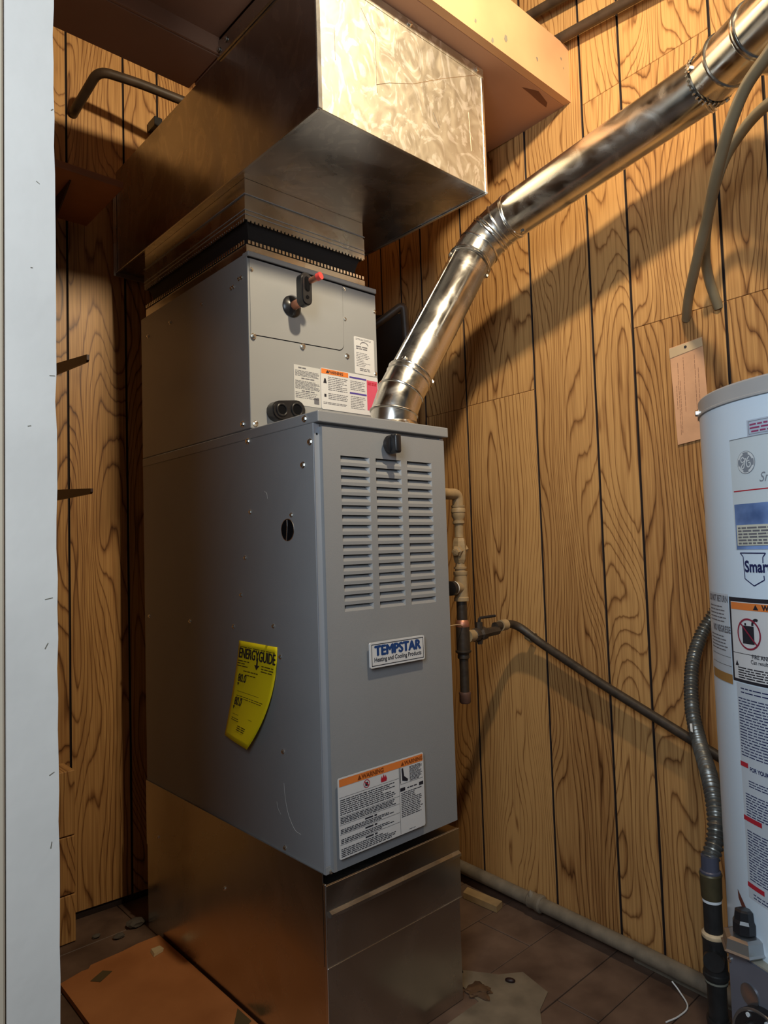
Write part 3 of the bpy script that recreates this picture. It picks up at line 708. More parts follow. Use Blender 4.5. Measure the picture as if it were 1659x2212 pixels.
p_lines(bm, SE, .06, .10, .034, .022, 3, .002, .0006, .1, .02)
obj('fine_print', bm, mat('ink_olive', (.12, .09, .01), .5), EG)['kind'] = 'stuff'

# ------------------------------------------------------------------ plinth
PL = thing('furnace_plinth', 'galvanised sheet metal return air plinth under the furnace', 'plinth', (.178, .38, .0))
bm = nb(); bx(bm, (-.001, -.001, .001), (W + .001, D, .3575), .001, 1); obj('plinth_body', bm, M_plinth, PL)
bm = nb(); bx(bm, (-.0035, .004, .215), (-.0012, D - .002, .3785)); obj('side_sheet', bm, M_plinth, PL)
bm = nb(); bx(bm, (-.003, -.0045, .214), (W + .003, -.0012, .3578), .0008, 1); obj('front_sheet', bm, M_plinth, PL)
bm = nb(); bx(bm, (-.003, -.0062, .2125), (W + .003, -.0044, .2150), .0005, 1); obj('sheet_edge', bm, M_galv, PL)
bm = nb(); prism(bm, [(.004, -.0046, .300), (.004, -.0125, .3025), (.004, -.0125, .3085), (.004, -.0046, .3125)], (.350, 0, 0)); obj('drive_cleat', bm, M_galv, PL)
bm = nb(); bx(bm, (-.0045, -.0055, .214), (-.0012, .0015, .362), .0006, 1); bx(bm, (-.003, -.004, .004), (-.0005, .004, .214), .0006, 1); obj('corner_seam', bm, M_galv, PL)
screws(PL, [(-.0035, .693, .251), (-.0035, .36, .235)], (-1, 0, 0), SCREW_S)

# ------------------------------------------------------------------ flue pipe
def dp(x, y, d):  # photograph pixel and depth to a point of the room (used for measured pipe runs)
    return V(cam.matrix_world.translation) + (CF + CR * ((x - 829.5) / 1495.09) - CU * ((y - 1106) / 1495.09)) * d
FL = thing('flue_pipe', 'shiny galvanised flue pipe rising from the furnace top along the panelled wall', 'flue pipe', (.268, .058, 1.2245))
RP = .0505
A_ = V((.545, .012, 1.722)); B_ = dp(1522, 182, 1.34); B0 = V((.262, .058, 1.2248))
P1 = V((.264, .057, 1.258)); P2 = V((.285, .055, 1.305))
D1v = (A_ - P2).normalized(); D2v = (B_ - A_).normalized()
def section(name, cs, rs, fr=None, cap=False): bm = nb(); rings(bm, cs, rs, 40, cap, fr); return obj(name, bm, M_flue, FL, True)
bm = nb(); rings(bm, [B0, B0 + V((0, 0, .004)), B0 + V((0, 0, .008)), B0 + V((0, 0, .012))], [RP + .012, RP + .010, RP + .004, RP + .002], 40, True, [V((0, 0, 1))] * 4); obj('base_flange', bm, M_flue, FL, True)
J1 = P2 + D1v * .052
section('lower_elbow', [B0 + V((0, 0, .004)), P1, P2, J1], [RP + .001, RP + .001, RP + .001, RP + .001], [V((0, 0, 1)), (V((0, 0, 1)) + (P2 - P1).normalized()).normalized(), ((P2 - P1).normalized() + D1v).normalized(), D1v])
e1 = A_ - D1v * .095; e2 = A_ + D2v * .085
section('straight_pipe', [J1 - D1v * .01, e1 + D1v * .012], [RP - .001, RP - .001], [D1v, D1v])
q = [e1 * (1 - t) ** 2 + A_ * 2 * t * (1 - t) + e2 * t * t for t in (0, .3, .56, .8, 1)]
section('upper_elbow', q, [RP + .001] * 5, [D1v] + [(q[i + 1] - q[i - 1]).normalized() for i in (1, 2, 3)] + [D2v])
section('long_pipe', [e2 - D2v * .012, B_], [RP + .001, RP + .0015], [D2v, D2v])
B2 = dp(1574, 128, 1.27); B3 = dp(1640, 62, 1.19); B4 = dp(1730, -30, 1.10)
D3 = (B2 - B_).normalized(); D4 = (B3 - B2).normalized()
section('end_elbow', [B_, B_ + D3 * .03, B2, B3, B4], [RP - .001, RP, RP, RP, RP], [D2v, D3, (D3 + D4).normalized(), D4, D4])
section('tee_branch', [B2 + (B3 - B2) * .5, B2 + (B3 - B2) * .5 + V((.10, -.12, -.02))], [RP - .004, RP - .004])
for nm, c, d, r in (('bead', P1, (V((0, 0, 1)) + (P2 - P1).normalized()), RP), ('bead', P2, ((P2 - P1).normalized() + D1v), RP), ('bead', J1, D1v, RP), ('bead', J1 - D1v * .012, D1v, RP - .001),
                    ('bead', q[0], D1v, RP), ('bead', q[0] + D1v * .006, D1v, RP), ('bead', q[1], q[2] - q[0], RP), ('bead', q[2], q[3] - q[1], RP), ('bead', q[2] + (q[3] - q[2]) * .25, q[3] - q[1], RP), ('bead', q[3], q[4] - q[2], RP), ('bead', q[4], D2v, RP), ('bead', q[4] + D2v * .004, D2v, RP),
                    ('bead', B_, D2v, RP + .001), ('bead', B_ - D2v * .006, D2v, RP + .001), ('bead', B2, D3 + D4, RP), ('bead', B3, D4, RP), ('bead', B3 - D4 * .006, D4, RP)):
    bm = nb(); torus(bm, c, d, r + .0006, .0030, 44, 8); obj(nm, bm, M_flue, FL, True)
# crimped end of the collar
bm = nb(); u, v = frame(D3)
for k in range(34):
    t = 2 * math.pi * k / 34; e = u * math.cos(t) + v * math.sin(t); c = B_ + D3 * .006 + e * (RP - .0002)
    cyl(bm, c, c + D3 * .017, .0026, None, 6)
o = obj('crimp_ridges', bm, M_chrome, FL); o['kind'] = 'stuff'
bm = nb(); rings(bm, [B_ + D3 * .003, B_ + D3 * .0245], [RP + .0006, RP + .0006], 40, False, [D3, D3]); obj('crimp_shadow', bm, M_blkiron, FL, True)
def fscrew(p, axis, around, r):
    d = (cam.matrix_world.translation - p); d = (d - axis * d.dot(axis)).normalized(); s = axis.cross(d); n_ = d * math.cos(around) + s * math.sin(around)
    screws(FL, [p + n_ * r], n_)
fscrew(J1 + D1v * .006, D1v, 1.35, RP); fscrew(J1 + D1v * .006, D1v, -.6, RP); fscrew(e1 - D1v * .012, D1v, -1.3, RP); fscrew(e1 - D1v * .012, D1v, 1.4, RP)
fscrew(e2 + D2v * .02, D2v, .9, RP); fscrew(B_ + D3 * .03, D3, -.9, RP); fscrew(B_ + D3 * .02, D3, 1.45, RP)
bm = nb()
d = (cam.matrix_world.translation - J1); d = (d - D1v * d.dot(D1v)).normalized(); s = D1v.cross(d); n_ = d * math.cos(-1.05) + s * math.sin(-1.05)
cyl(bm, J1 + n_ * RP * .985, e1 + n_ * RP * .985, .0014, None, 6); obj('lock_seam', bm, M_flue, FL)

# ------------------------------------------------------------------ gas stack right of the furnace
GS = thing('gas_pipe_stack', 'tan and brown threaded gas pipe stack with drip leg right of the furnace', 'gas pipe', (.49, .08, .59))
gx, gy = .488, .078
def zz(py): return .952 - .001124 * (py - 1190)
R2 = .0118
def gpart(name, m, prof, parent=GS, seg=20):
    """lathe about the stack axis; prof in photograph rows and radii"""
    bm = nb(); pr = [(zz(a) , r) for a, r in prof]; pr.sort(); z0 = pr[0][0]
    lathe(bm, (gx, gy, z0), (0, 0, 1), [(z - z0, r) for z, r in pr], seg); return obj(name, bm, m, parent, True)
bm = nb(); tube(bm, corner([(W + .001, gy, zz(1068)), (gx, gy, zz(1068)), (gx, gy, zz(1094))], .034, 8), .0135, 18); obj('elbow', bm, M_gas, GS, True)
gpart('union', M_gas, [(1092, .0165), (1096, .0165), (1097, .015), (1100, .0175), (1107, .0175), (1108, .0165), (1116, .0165), (1122, .0125), (1127, .0125)])
gpart('reducer', M_gas, [(1126, .0145), (1131, .0145), (1134, .0105)])
gpart('nipple', M_gas, [(1132, R2 - .001), (1161, R2 - .001)])
bm = nb(); c = V((gx, gy, zz(1188))); lathe(bm, c - V((0, 0, .031)), (0, 0, 1), [(0, .013), (.008, .0155), (.020, .017), (.042, .017), (.052, .0155), (.060, .013)], 6)
vb = obj('shutoff_valve', bm, M_gas, GS)
vd = V((-.95, -.35, -.18)).normalized()
bm = nb(); lathe(bm, c, vd, [(.008, .0135), (.020, .0135), (.022, .009), (.030, .009), (.031, .004)], 6); obj('valve_stem', bm, M_gas, vb)
bm = nb(); lathe(bm, c, -vd + V((.9, 0, 0)), [(.006, .0145), (.018, .0145), (.020, .012)], 6); obj('valve_cap', bm, M_gas, vb)
gpart('nipple', M_gas, [(1211, R2 - .002), (1226, R2 + .0005)])
gpart('collar', M_gas, [(1224, .0155), (1228, .0155), (1229, .013), (1233, .013), (1234, .017), (1241, .017), (1243, .0155)])
gpart('tee', M_gas, [(1242, .0155), (1288, .0158), (1290, .018), (1297, .018)])
tz = zz(1268); td = V((-1, -.12, 0)).normalized()
bm = nb(); cyl(bm, V((gx, gy, tz)), V((gx, gy, tz)) + td * .030, .0145, .0145); obj('tee_outlet', bm, M_gas, GS, True)
bm = nb(); lathe(bm, V((gx, gy, tz)) + td * .029, td, [(0, .0165), (.004, .0165), (.005, .0155)], 24); obj('white_ring', bm, M_shine, GS, True)
bm = nb(); lathe(bm, V((gx, gy, tz)) + td * .0335, td, [(0, .0172), (.012, .0172), (.013, .014)], 24); obj('black_plug', bm, M_black, GS, True)
gpart('nipple', M_iron, [(1296, R2 + .0008), (1338, R2 + .0008)])
gpart('copper_union', M_copper, [(1335, .011), (1338, .0135), (1343, .0155), (1350, .0165), (1353, .0150)])
gpart('lower_tee', M_iron, [(1352, .0160), (1401, .0165), (1402, .019), (1405, .019), (1409, .014), (1412, .014)])
gpart('bushing', M_iron, [(1410, .0135), (1412, .0145), (1418, .0145), (1420, .011)])
gpart('drip_nipple', M_iron, [(1418, R2 - .001), (1492, R2 - .001)])
gpart('drip_cap', mat('cap_redbrown', (.13, .065, .045), .55, var=.2, vscale=60), [(1489, .0135), (1492, .0148), (1496, .0135), (1510, .0135), (1513, .011)])
bm = nb(); tube(bm, bez([(W + .001, .06, zz(1344)), (.40, .055, zz(1343)), (.44, .05, zz(1342)), (.474, .066, zz(1349))], 5), .0012, 6); obj('loose_wire', bm, M_ptape, GS)
# branch with lever valve, then the run along the wall
GR = thing('gas_supply_pipe', 'dark gas supply pipe with lever valve sloping down along the panelled wall', 'gas pipe', (.60, .08, .75))
zb = zz(1374)
pa = V((gx + .016, gy, zb)); run = [pa, V((.555, .082, zb - .002)), V((.62, .086, zb + .012)), V((.712, .093, zb + .012)), wr(.03, .712, .034), wr(-.155, .6265, .034), wr(-.373, .536, .034), wr(-.52, .475, .034)]
bm = nb(); tube(bm, corner(run[2:], .035, 6), .0108, 14); obj('long_pipe', bm, M_iron, GR, True)
bm = nb(); cyl(bm, pa, V((.532, .080, zb)), .0155, .014); obj('tee_branch', bm, M_gas, GR, True)
bm = nb(); lathe(bm, (.526, .080, zb), (1, .02, .02), [(0, .013), (.004, .0165), (.018, .0165), (.024, .012), (.030, .0165), (.046, .0165), (.05, .012), (.062, .0115), (.10, .0108)], 8); vv = obj('lever_valve', bm, M_iron, GR)
bm = nb(); cyl(bm, (.553, .080, zb + .010), (.553, .080, zb + .030), .0085, .0085, 8); cyl(bm, (.553, .080, zb - .012), (.553, .080, zb - .024), .0085, .006, 8); obj('valve_bonnet', bm, M_iron, vv)
bm = nb(); tube(bm, corner([(.553, .080, zb + .026), (.553, .080, zb + .040), (.605, .072, zb + .041)], .012), .0036, 8); obj('lever', bm, M_black, vv, True)
bm = nb()
for a, b in ((V((.645, .088, zb + .012)), V((.668, .089, zb + .012))), (wr(.062, .7275, .034), wr(.045, .7195, .034))): cyl(bm, a, b, .0145, .0145, 16)
obj('coupling', bm, M_gas, GR, True)

# ------------------------------------------------------------------ water heater
HC = V((.361, -.778, 0)); HR = .20
WH = thing('water_heater', 'tall white water heater with stickers at the right edge beside the flex connector', 'water heater', (HC.x, HC.y, 0))
bm = nb(); lathe(bm, (HC.x, HC.y, .012), (0, 0, 1), [(0, HR - .004), (.004, HR), (1.13, HR), (1.1315, HR - .002)], 120); obj('tank_jacket', bm, M_heater, WH, True)
bm = nb(); lathe(bm, (HC.x, HC.y, 1.143), (0, 0, 1), [(0, HR + .0005), (.0005, HR + .0022), (.003, HR + .0022), (.004, HR + .001), (.022, HR + .001), (.0245, HR - .001), (.025, HR - .004), (.021, HR - .012)], 120); obj('top_lid', bm, M_heatcap, WH, True)
bm = nb(); lathe(bm, (HC.x, HC.y, 0), (0, 0, 1), [(0, HR - .012), (.012, HR - .012)], 60); obj('base_ring', bm, M_black, WH)
a = math.radians(117); screws(WH, [(HC.x + (HR + .001) * math.cos(a), HC.y + (HR + .001) * math.sin(a), 1.150)], (math.cos(a), math.sin(a), 0))
def hs(u, v, h=0):  # u = degrees (right of the label = larger), v = height
    a = math.radians(u); return V((HC.x + (HR + h) * math.cos(a), HC.y + (HR + h) * math.sin(a), v))
K = HR * math.pi / 180.0   # metres per degree
def hm(u, v, h=0): return hs(u / K, v, h)      # u in metres of arc
def deg(d): return d * K
# picture panel
bm = nb(); p_rect(bm, hs, 147.3, .946, 185, 1.092, .0004, 24); pn = obj('logo_panel', bm, mat('panel_pale_blue', (.66, .74, .78), .28, var=.02), WH)
bm = nb(); p_rect(bm, hs, 147.3, 1.0915, 185, 1.0925, .0007, 24); obj('panel_edge', bm, M_sil, pn)
bm = nb(); p_rect(bm, hs, 148, .9465, 184, 1.006, .0007, 24); obj('blue_picture', bm, M_blueph, pn)
bm = nb(); p_rect(bm, hs, 148.2, 1.0225, 184, 1.0240, .0007, 24); obj('red_rule', bm, M_inkred, pn)
bm = nb(); gu, gvv = deg(155.1), 1.0595
p_disc(bm, hm, gu, gvv, .0145, .0150, .0008, 36); lg = obj('round_emblem', bm, M_sil, pn)
bm = nb(); p_ring(bm, hm, gu, gvv, .0137, .0142, .0010, .0011, 40)
for a0 in (20, 110, 200, 290): p_ring(bm, hm, gu, gvv, .0127, .0132, .0022, .0011, 8, a0, a0 + 48)
def stroke(pts, w_, h=.0012):
    P = bez([(x, y, 0) for x, y in pts], 6)
    for p, q_ in zip(P, P[1:]):
        dd = (q_ - p); nn = V((-dd.y, dd.x, 0)).normalized() * w_ / 2
        bm.faces.new([bm.verts.new(hm(gu + r_.x, gvv + r_.y, h)) for r_ in (p - nn, q_ - nn, q_ + nn, p + nn)])
stroke([(-.0015, .0045), (-.0045, .0072), (-.0075, .0042), (-.006, .0006), (-.002, .0016), (.0005, .0055), (-.0015, .0), (-.003, -.006), (-.0062, -.0078), (-.0068, -.0045), (-.003, -.001)], .0015)
stroke([(.006, .0075), (.0025, .0035), (.0012, -.0015), (.0032, -.0062), (.0068, -.0050), (.0072, -.0010), (.0045, -.0008)], .0015)
stroke([(.0015, .0012), (.0065, .0022)], .0012)
obj('emblem_script', bm, mat('emblem_white', (.72, .76, .78), .3), lg)
bm = nb(); p_text(bm, hm, 'SmartWater', deg(160.3), 1.0325, .0175, .0009, .0, .35, .9); obj('panel_script', bm, M_sil, pn)
bm = nb(); p_slab(bm, hs, 148.9, .9515, 184, .9785, .0016, 20); dpn = obj('data_plate', bm, M_plate, WH)
bm = nb()
for i, t in enumerate(('SERIAL NO. GE0405A00000', 'MODEL NO. GG40T06AVG00', 'CAPACITY 40 GAL   TYPE GAS', 'INPUT BTU/HR 40000   Maximum', 'Min. supply 5.0"    Max. supply', 'ANSI Z21.10.1 CSA 4.1')):
    pass
for i in range(6): p_lines(bm, hm, deg(149.7), deg(170), .9765 - i * .0040, .9725 - i * .0040, 1, .0022, .0020, .0, .011, random.Random(40 + i))
obj('fine_print', bm, M_inkgrey, dpn)['kind'] = 'stuff'
bm = nb(); p_rect(bm, hs, 156.5, 1.092, 184, 1.1135, .0006, 20); rl = obj('notice_label', bm, mat('label_blue_grey', (.52, .60, .72), .35), WH)
bm = nb()
for v in (1.0945, 1.111): p_rect(bm, hs, 157.2, v, 184, v + .0007, .0009, 16)
p_rect(bm, hs, 157.2, 1.0945, 157.45, 1.1115, .0009); obj('label_border', bm, M_sil, rl)
bm = nb()
for i, o_ in enumerate((0, 0, .6)): p_lines(bm, hm, deg(157.8 + o_), deg(176), 1.109 - i * .0045, 1.1048 - i * .0045, 1, .0021, .0010, .0, .012, random.Random(i + 4))
obj('red_print', bm, mat('ink_mauve', (.35, .06, .16), .4), rl)['kind'] = 'stuff'
# shield with lettering
bm = nb(); pl_ = [(149.7, .9420), (161.2, .9415), (160.0, .9365), (159.9, .9290)]; pr_ = [(149.7, .942), (151.1, .937), (151.4, .9085), (155.6, .8995), (160.1, .9075), (160.0, .9130)]
def hstroke(pts, w_, h=.0008):
    for p, q_ in zip(pts, pts[1:]):
        p = V((deg(p[0]), p[1], 0)); q_ = V((deg(q_[0]), q_[1], 0)); dd = (q_ - p); nn = V((-dd.y, dd.x, 0)).normalized() * w_ / 2; n = 3
        for k in range(n):
            a = p.lerp(q_, k / n); b = p.lerp(q_, (k + 1) / n); bm.faces.new([bm.verts.new(hm(r_.x, r_.y, h)) for r_ in (a - nn, b - nn, b + nn, a + nn)])
hstroke(pl_, .0013); hstroke(pr_, .0013); sh = obj('shield_outline', bm, M_inknavy, WH)
bm = nb(); p_text(bm, hm, 'SmartWater', deg(151.6), .9175, .0205, .0008, .03, 0, .82); obj('shield_lettering', bm, M_inknavy, sh)
# no-return notice (bilingual) on the left flank
bm = nb(); p_rect(bm, hs, 120, .764, 140.6, .8860, .0004, 10); nr = obj('return_notice_label', bm, mat('label_sky', (.62, .68, .74), .4), WH)
bm = nb(); p_text(bm, hm, 'DO NOT RETURN', deg(120.5), .8745, .0125, .0008, .03, 0, .68); obj('lettering', bm, M_inkgrey, nr); bm = nb(); p_text(bm, hm, 'NO REGRESE', deg(124.5), .833, .0125, .0008, .03, 0, .80)
obj('lettering', bm, M_inkgrey, nr)
bm = nb(); p_lines(bm, hm, deg(121), deg(139.5), .870, .845, 5, .0015, .0008, .4, .009); p_lines(bm, hm, deg(121), deg(139.5), .829, .806, 5, .0015, .0008, .4, .009)
for v in (.800, .788): p_rect(bm, hm, deg(121), v, deg(140.5), v + .0006, .0008, 6)
obj('fine_print', bm, M_inkgrey, nr)['kind'] = 'stuff'
bm = nb(); p_rect(bm, hs, 120, .765, 140.8, .7775, .0008, 8); oc = obj('ochre_band', bm, mat('ochre_ink', (.42, .22, .06), .5), nr)
# framed warning label
bm = nb(); p_rect(bm, hs, 141.2, .7715, 184, .8830, .0006, 28); wf = obj('warning_label', bm, M_ink, WH)
bm = nb(); p_rect(bm, hs, 142.5, .7755, 184, .8775, .0010, 28); obj('white_field', bm, M_label, wf)
bm = nb(); p_rect(bm, hs, 142.8, .8672, 184, .8765, .0014, 28); obj('orange_band', bm, M_inkor, wf)
bm = nb(); p_text(bm, hm, 'WARNING', deg(158.5), .8688, .0095, .0018, .04, 0, 1.0); p_poly(bm, hm, [(deg(154.6), .8686), (deg(157.0), .8686), (deg(155.8), .8755)], .0018)
p_text(bm, hm, 'FIRE AND EXPLOSION HAZARD', deg(152.6), .8055, .0075, .0014, .02, 0, .9); p_text(bm, hm, 'Can result in serious injury', deg(152.0), .7985, .0075, .0014, .01, 0, .85)
p_poly(bm, hm, [(deg(143.6), .793), (deg(145.6), .793), (deg(144.6), .800)], .0014)
obj('lettering', bm, M_ink, wf)
bm = nb(); p_ring(bm, hm, deg(151.8), .8365, .0200, .0205, .0022, .0020, 40); p_poly(bm, hm, [(deg(151.8) - .0150, .8365 + .0135), (deg(151.8) - .0135, .8365 + .0150), (deg(151.8) + .0150, .8365 - .0135), (deg(151.8) + .0135, .8365 - .0150)], .0022); obj('prohibition_ring', bm, mat('ring_red', (.30, .02, .05), .5), wf)
bm = nb(); c0 = deg(151.6); p_rect(bm, hm, c0 - .0105, .8235, c0 + .0095, .8470, .0014); p_rect(bm, hm, c0 - .006, .8475, c0 - .003, .8505, .0014)
p_ring(bm, hm, c0 + .0135, .8490, .0075, .0085, .0035, .0015, 12, 60, 190); p_lines(bm, hm, deg(145), deg(168), .7925, .7765, 5, .0015, .0014, .1, .012)
p_rect(bm, hm, deg(142.6), .8095, deg(184), .8102, .0014, 20); obj('fuel_can_pictogram', bm, M_ink, wf)
# long instruction sheets
bm = nb(); p_rect(bm, hs, 143.0, .490, 184, .7700, .0004, 28); tx = obj('instruction_label', bm, mat('label_ice', (.60, .66, .72), .4), WH)
bm = nb()
for a, b, n_ in ((.766, .756, 2),): p_lines(bm, hm, deg(145.5), deg(172), a, b, n_, .0014, .0008, .2, .010)
p_lines(bm, hm, deg(143.8), deg(176), .752, .674, 21, .0013, .0008, .12, .010); p_lines(bm, hm, deg(147.0), deg(176), .646, .636, 3, .0012, .0008, .3, .008)
p_lines(bm, hm, deg(144.8), deg(176), .628, .597, 9, .0013, .0008, .1, .010); p_lines(bm, hm, deg(144.5), deg(176), .580, .514, 19, .0013, .0008, .12, .010); p_lines(bm, hm, deg(146), deg(176), .500, .492, 2, .0013, .0008, .12, .010)
p_text(bm, hm, 'FOR YOUR SAFETY', deg(148.0), .658, .0075, .0009, .03, 0, .85)
obj('fine_print', bm, M_inknavy, tx)['kind'] = 'stuff'
for a, b, v in ((142.9, 147.2, .6605), (143.0, 152.5, .5905), (143.0, 151.8, .5045)): pobj('red_bar', M_inkred, tx, p_rect, hm, deg(a), v, deg(b), v + .0062, .0010, 4)
# burner sight slot and gas control with dial
bm = nb(); p_poly(bm, hs, [(135.0, .4870), (135.4, .4760), (139.8, .4600), (141.8, .4690)], .0008); obj('sight_slot', bm, mat('slot_rust', (.16, .045, .03), .5), WH)
nrm = V((-.923, .384, 0)).normalized(); tn = V((-.384, -.923, 0)).normalized()
cen = HC + nrm * .1995
def gp(a, b, z): return cen + tn * a + nrm * b + V((0, 0, z))       # a along the face, b outward
def gbox(name, a0, a1, b0, b1, z0, z1, m, parent, bev=.002):
    bm = nb(); prism(bm, [gp(a0, b0, z0), gp(a1, b0, z0), gp(a1, b1, z0), gp(a0, b1, z0)], (0, 0, z1 - z0))
    if bev: bmesh.ops.bevel(bm, geom=list(bm.edges), offset=bev, segments=2, affect='EDGES')
    return obj(name, bm, m, parent)
GV = gbox('gas_control_valve', -.074, .07, -.012, .0125, .23, .418, M_ctrl, WH)
GV['label'] = 'grey gas control valve with black dial'
gbox('valve_top', -.073, .069, -.011, .0115, .4182, .4205, M_ctrltop, GV, 0)
fb0 = .0126
bm = nb(); lathe(bm, gp(-.040, fb0, .375), nrm, [(0, .014), (.0015, .014), (.002, .012)], 24); obj('pilot_button', bm, M_zinc, GV, True)
bm = nb(); lathe(bm, gp(-.070, fb0, .404), nrm, [(0, .0035), (.002, .0035), (.003, .002)], 12); obj('screw', bm, M_chrome, GV, True)
dc = (-.012, .322)
bm = nb(); lathe(bm, gp(dc[0], fb0, dc[1]), nrm, [(0, .050), (.010, .050), (.012, .046)], 40); dl = obj('dial_base', bm, M_black, GV, True)
bm = nb(); lathe(bm, gp(dc[0], fb0 + .012, dc[1]), nrm, [(0, .036), (.016, .033), (.017, .030)], 40); dk = obj('dial_knob', bm, M_black, GV, True)
bm = nb(); u, v = frame(nrm)
for k in range(44):
    t = 2 * math.pi * k / 44; e = u * math.cos(t) + v * math.sin(t); c = gp(dc[0], fb0 + .012, dc[1]) + e * .0348; cyl(bm, c, c + nrm * .013 - e * .002, .0012, None, 6)
obj('dial_ribs', bm, M_blkiron, GV)['kind'] = 'stuff'
bm = nb(); torus(bm, gp(dc[0], fb0 + .0105, dc[1]), nrm, .0475, .0022, 40, 8); obj('dial_ring', bm, M_zinc, GV, True)
for t in (35, 80, 120):
    t = math.radians(t); e = tn * math.cos(t) + V((0, 0, 1)) * math.sin(t); c = gp(dc[0], fb0 + .0118, dc[1]) + e * .042
    bm = nb(); cyl(bm, c, c + nrm * .002, .0028, None, 10); obj('dial_mark', bm, M_shine, GV)
SG = lambda a, z, h=0: gp(a, fb0 + .0292 + h, z)
bm = nb(); p_lines(bm, SG, dc[0] - .024, dc[0] + .022, dc[1] + .016, dc[1] - .014, 4, .0035, .0004, .1, .014); obj('dial_print', bm, M_sil, GV)['kind'] = 'stuff'
hp = HC + V((math.cos(math.radians(143)), math.sin(math.radians(143)), 0)) * (HR + .010)
bm = nb(); lathe(bm, hp + V((0, 0, .424)), (0, 0, 1), [(0, .028), (.003, .031), (.005, .028), (.018, .026), (.020, .020)], 6); obj('hex_nut', bm, M_zinc, GV)
bm = nb(); lathe(bm, hp + V((0, 0, .4442)), (.1, 0, 1), [(0, .0125), (.002, .0145), (.014, .0145), (.018, .0125), (.028, .0115), (.030, .008)], 8); obj('black_inlet', bm, M_black, GV)

# ------------------------------------------------------------------ black iron riser and flex connector beside the heater
px, py = .3035, -.5635
IR = thing('iron_pipe_riser', 'black iron pipe riser with tee standing beside the water heater', 'gas pipe', (px, py, .0))
def iz(r_): return .456 - (r_ - 1885) * .000700
def ip(name, m, prof, parent=IR):
    bm = nb(); pr = sorted((iz(a), r) for a, r in prof); lathe(bm, (px, py, pr[0][0]), (0, 0, 1), [(z - pr[0][0], r) for z, r in pr], 24); return obj(name, bm, m, parent, True)
ip('coupling', mat('olive_brass', (.085, .07, .035), .45, .3, var=.3, vscale=40), [(1882, .0155), (1885, .0165), (1890, .0155), (1932, .0150), (1936, .0140)])
ip('white_tape_ring', M_shine, [(1934, .0134), (1942, .0136)])
ip('upper_nipple', M_blkiron, [(1941, .0133), (2008, .0133)])
ip('thread_compound', M_ptape, [(2005, .0145), (2009, .0172), (2015, .0172), (2018, .0160)])
ip('tee', M_blkiron, [(2016, .0175), (2020, .0175), (2026, .0165), (2088, .0170), (2090, .0185), (2098, .0185), (2100, .0165), (2112, .0160)])
ip('pale_band', mat('pale_band', (.20, .20, .16), .5), [(2104, .0166), (2108, .0166)])
ip('lower_nipple', M_blkiron, [(2111, .0138), (2186, .0138)])
ip('lower_coupling', M_blkiron, [(2184, .0165), (2190, .0172), (2196, .0160), (2240, .0160)])
bm = nb(); cyl(bm, (px, py, .001), (px, py, iz(2238)), .0138); obj('floor_nipple', bm, M_blkiron, IR, True)
bm = nb(); tdir = V((-.95, -.3, 0)) * .022
cyl(bm, (px, py, iz(2055)), V((px, py, iz(2055))) + tdir, .0145); obj('tee_outlet', bm, M_blkiron, IR, True)
FX = thing('flex_connector', 'grey corrugated gas flex connector curving out beside the water heater', 'flexible pipe', (px, py, iz(1880)))
fp = bez([(.700, -.452, .862), (.705, -.430, .815), dp(1515, 1372, 1.43), dp(1495, 1440, 1.39), dp(1495, 1530, 1.33), dp(1511, 1605, 1.26), dp(1533, 1680, 1.14), dp(1546, 1755, 1.085), dp(1545, 1815, 1.063), V((px, py, .476))], 60)
# resample evenly and corrugate
L = [0]
for a, b in zip(fp, fp[1:]): L.append(L[-1] + (b - a).length)
step = .00165; out = []; j = 0; s = 0
while s < L[-1]:
    while L[j + 1] < s: j += 1
    t = (s - L[j]) / (L[j + 1] - L[j]); out.append(fp[j].lerp(fp[j + 1], t)); s += step
bm = nb(); rings(bm, out, [.0122 + .0017 * math.sin(i * step / .0078 * 2 * math.pi) for i in range(len(out))], 20); obj('corrugated_tube', bm, M_flex, FX, True)
bm = nb(); lathe(bm, (px, py, iz(1883)), (0, 0, 1), [(0, .0150), (.0035, .0150), (.005, .0128), (.026, .0126)], 24); obj('end_sleeve', bm, mat('sleeve_bluegrey', (.13, .14, .20), .3, .5), FX, True)
bm = nb(); prism(bm, [dp(1490, 1563, 1.275), dp(1495, 1563, 1.275), dp(1497, 1582, 1.26), dp(1492, 1580, 1.26)], (.0008, .0005, 0)); obj('tape_scrap', bm, M_shine, FX)

# ------------------------------------------------------------------ wall things on the right
def hose(name, label, pts, r, m, cat='tube'):
    bm = nb(); tube(bm, bez(pts, 10), r, 16); return tag(obj(name, bm, m, None, True), label, cat)
hose('tan_tube', 'tan tube hanging in front of the flue and entering the wall left of its twin', [dp(1700, 60, 1.01), dp(1659, 118, 1.05), dp(1610, 190, 1.10), dp(1574, 280, 1.15), dp(1547, 380, 1.22), dp(1526, 480, 1.31), dp(1506, 560, 1.38), dp(1488, 640, 1.46), wr(-.392, 1.443, .004)], .0100, M_tan)
hose('tan_tube', 'tan tube curving from the right edge and entering the wall beside a board seam', [dp(1710, 195, 1.12), dp(1659, 225, 1.18), dp(1610, 275, 1.25), dp(1563, 350, 1.32), dp(1533, 450, 1.36), dp(1523, 540, 1.40), dp(1532, 605, 1.44), wr(-.463, 1.447, .004)], .0098, M_tan)
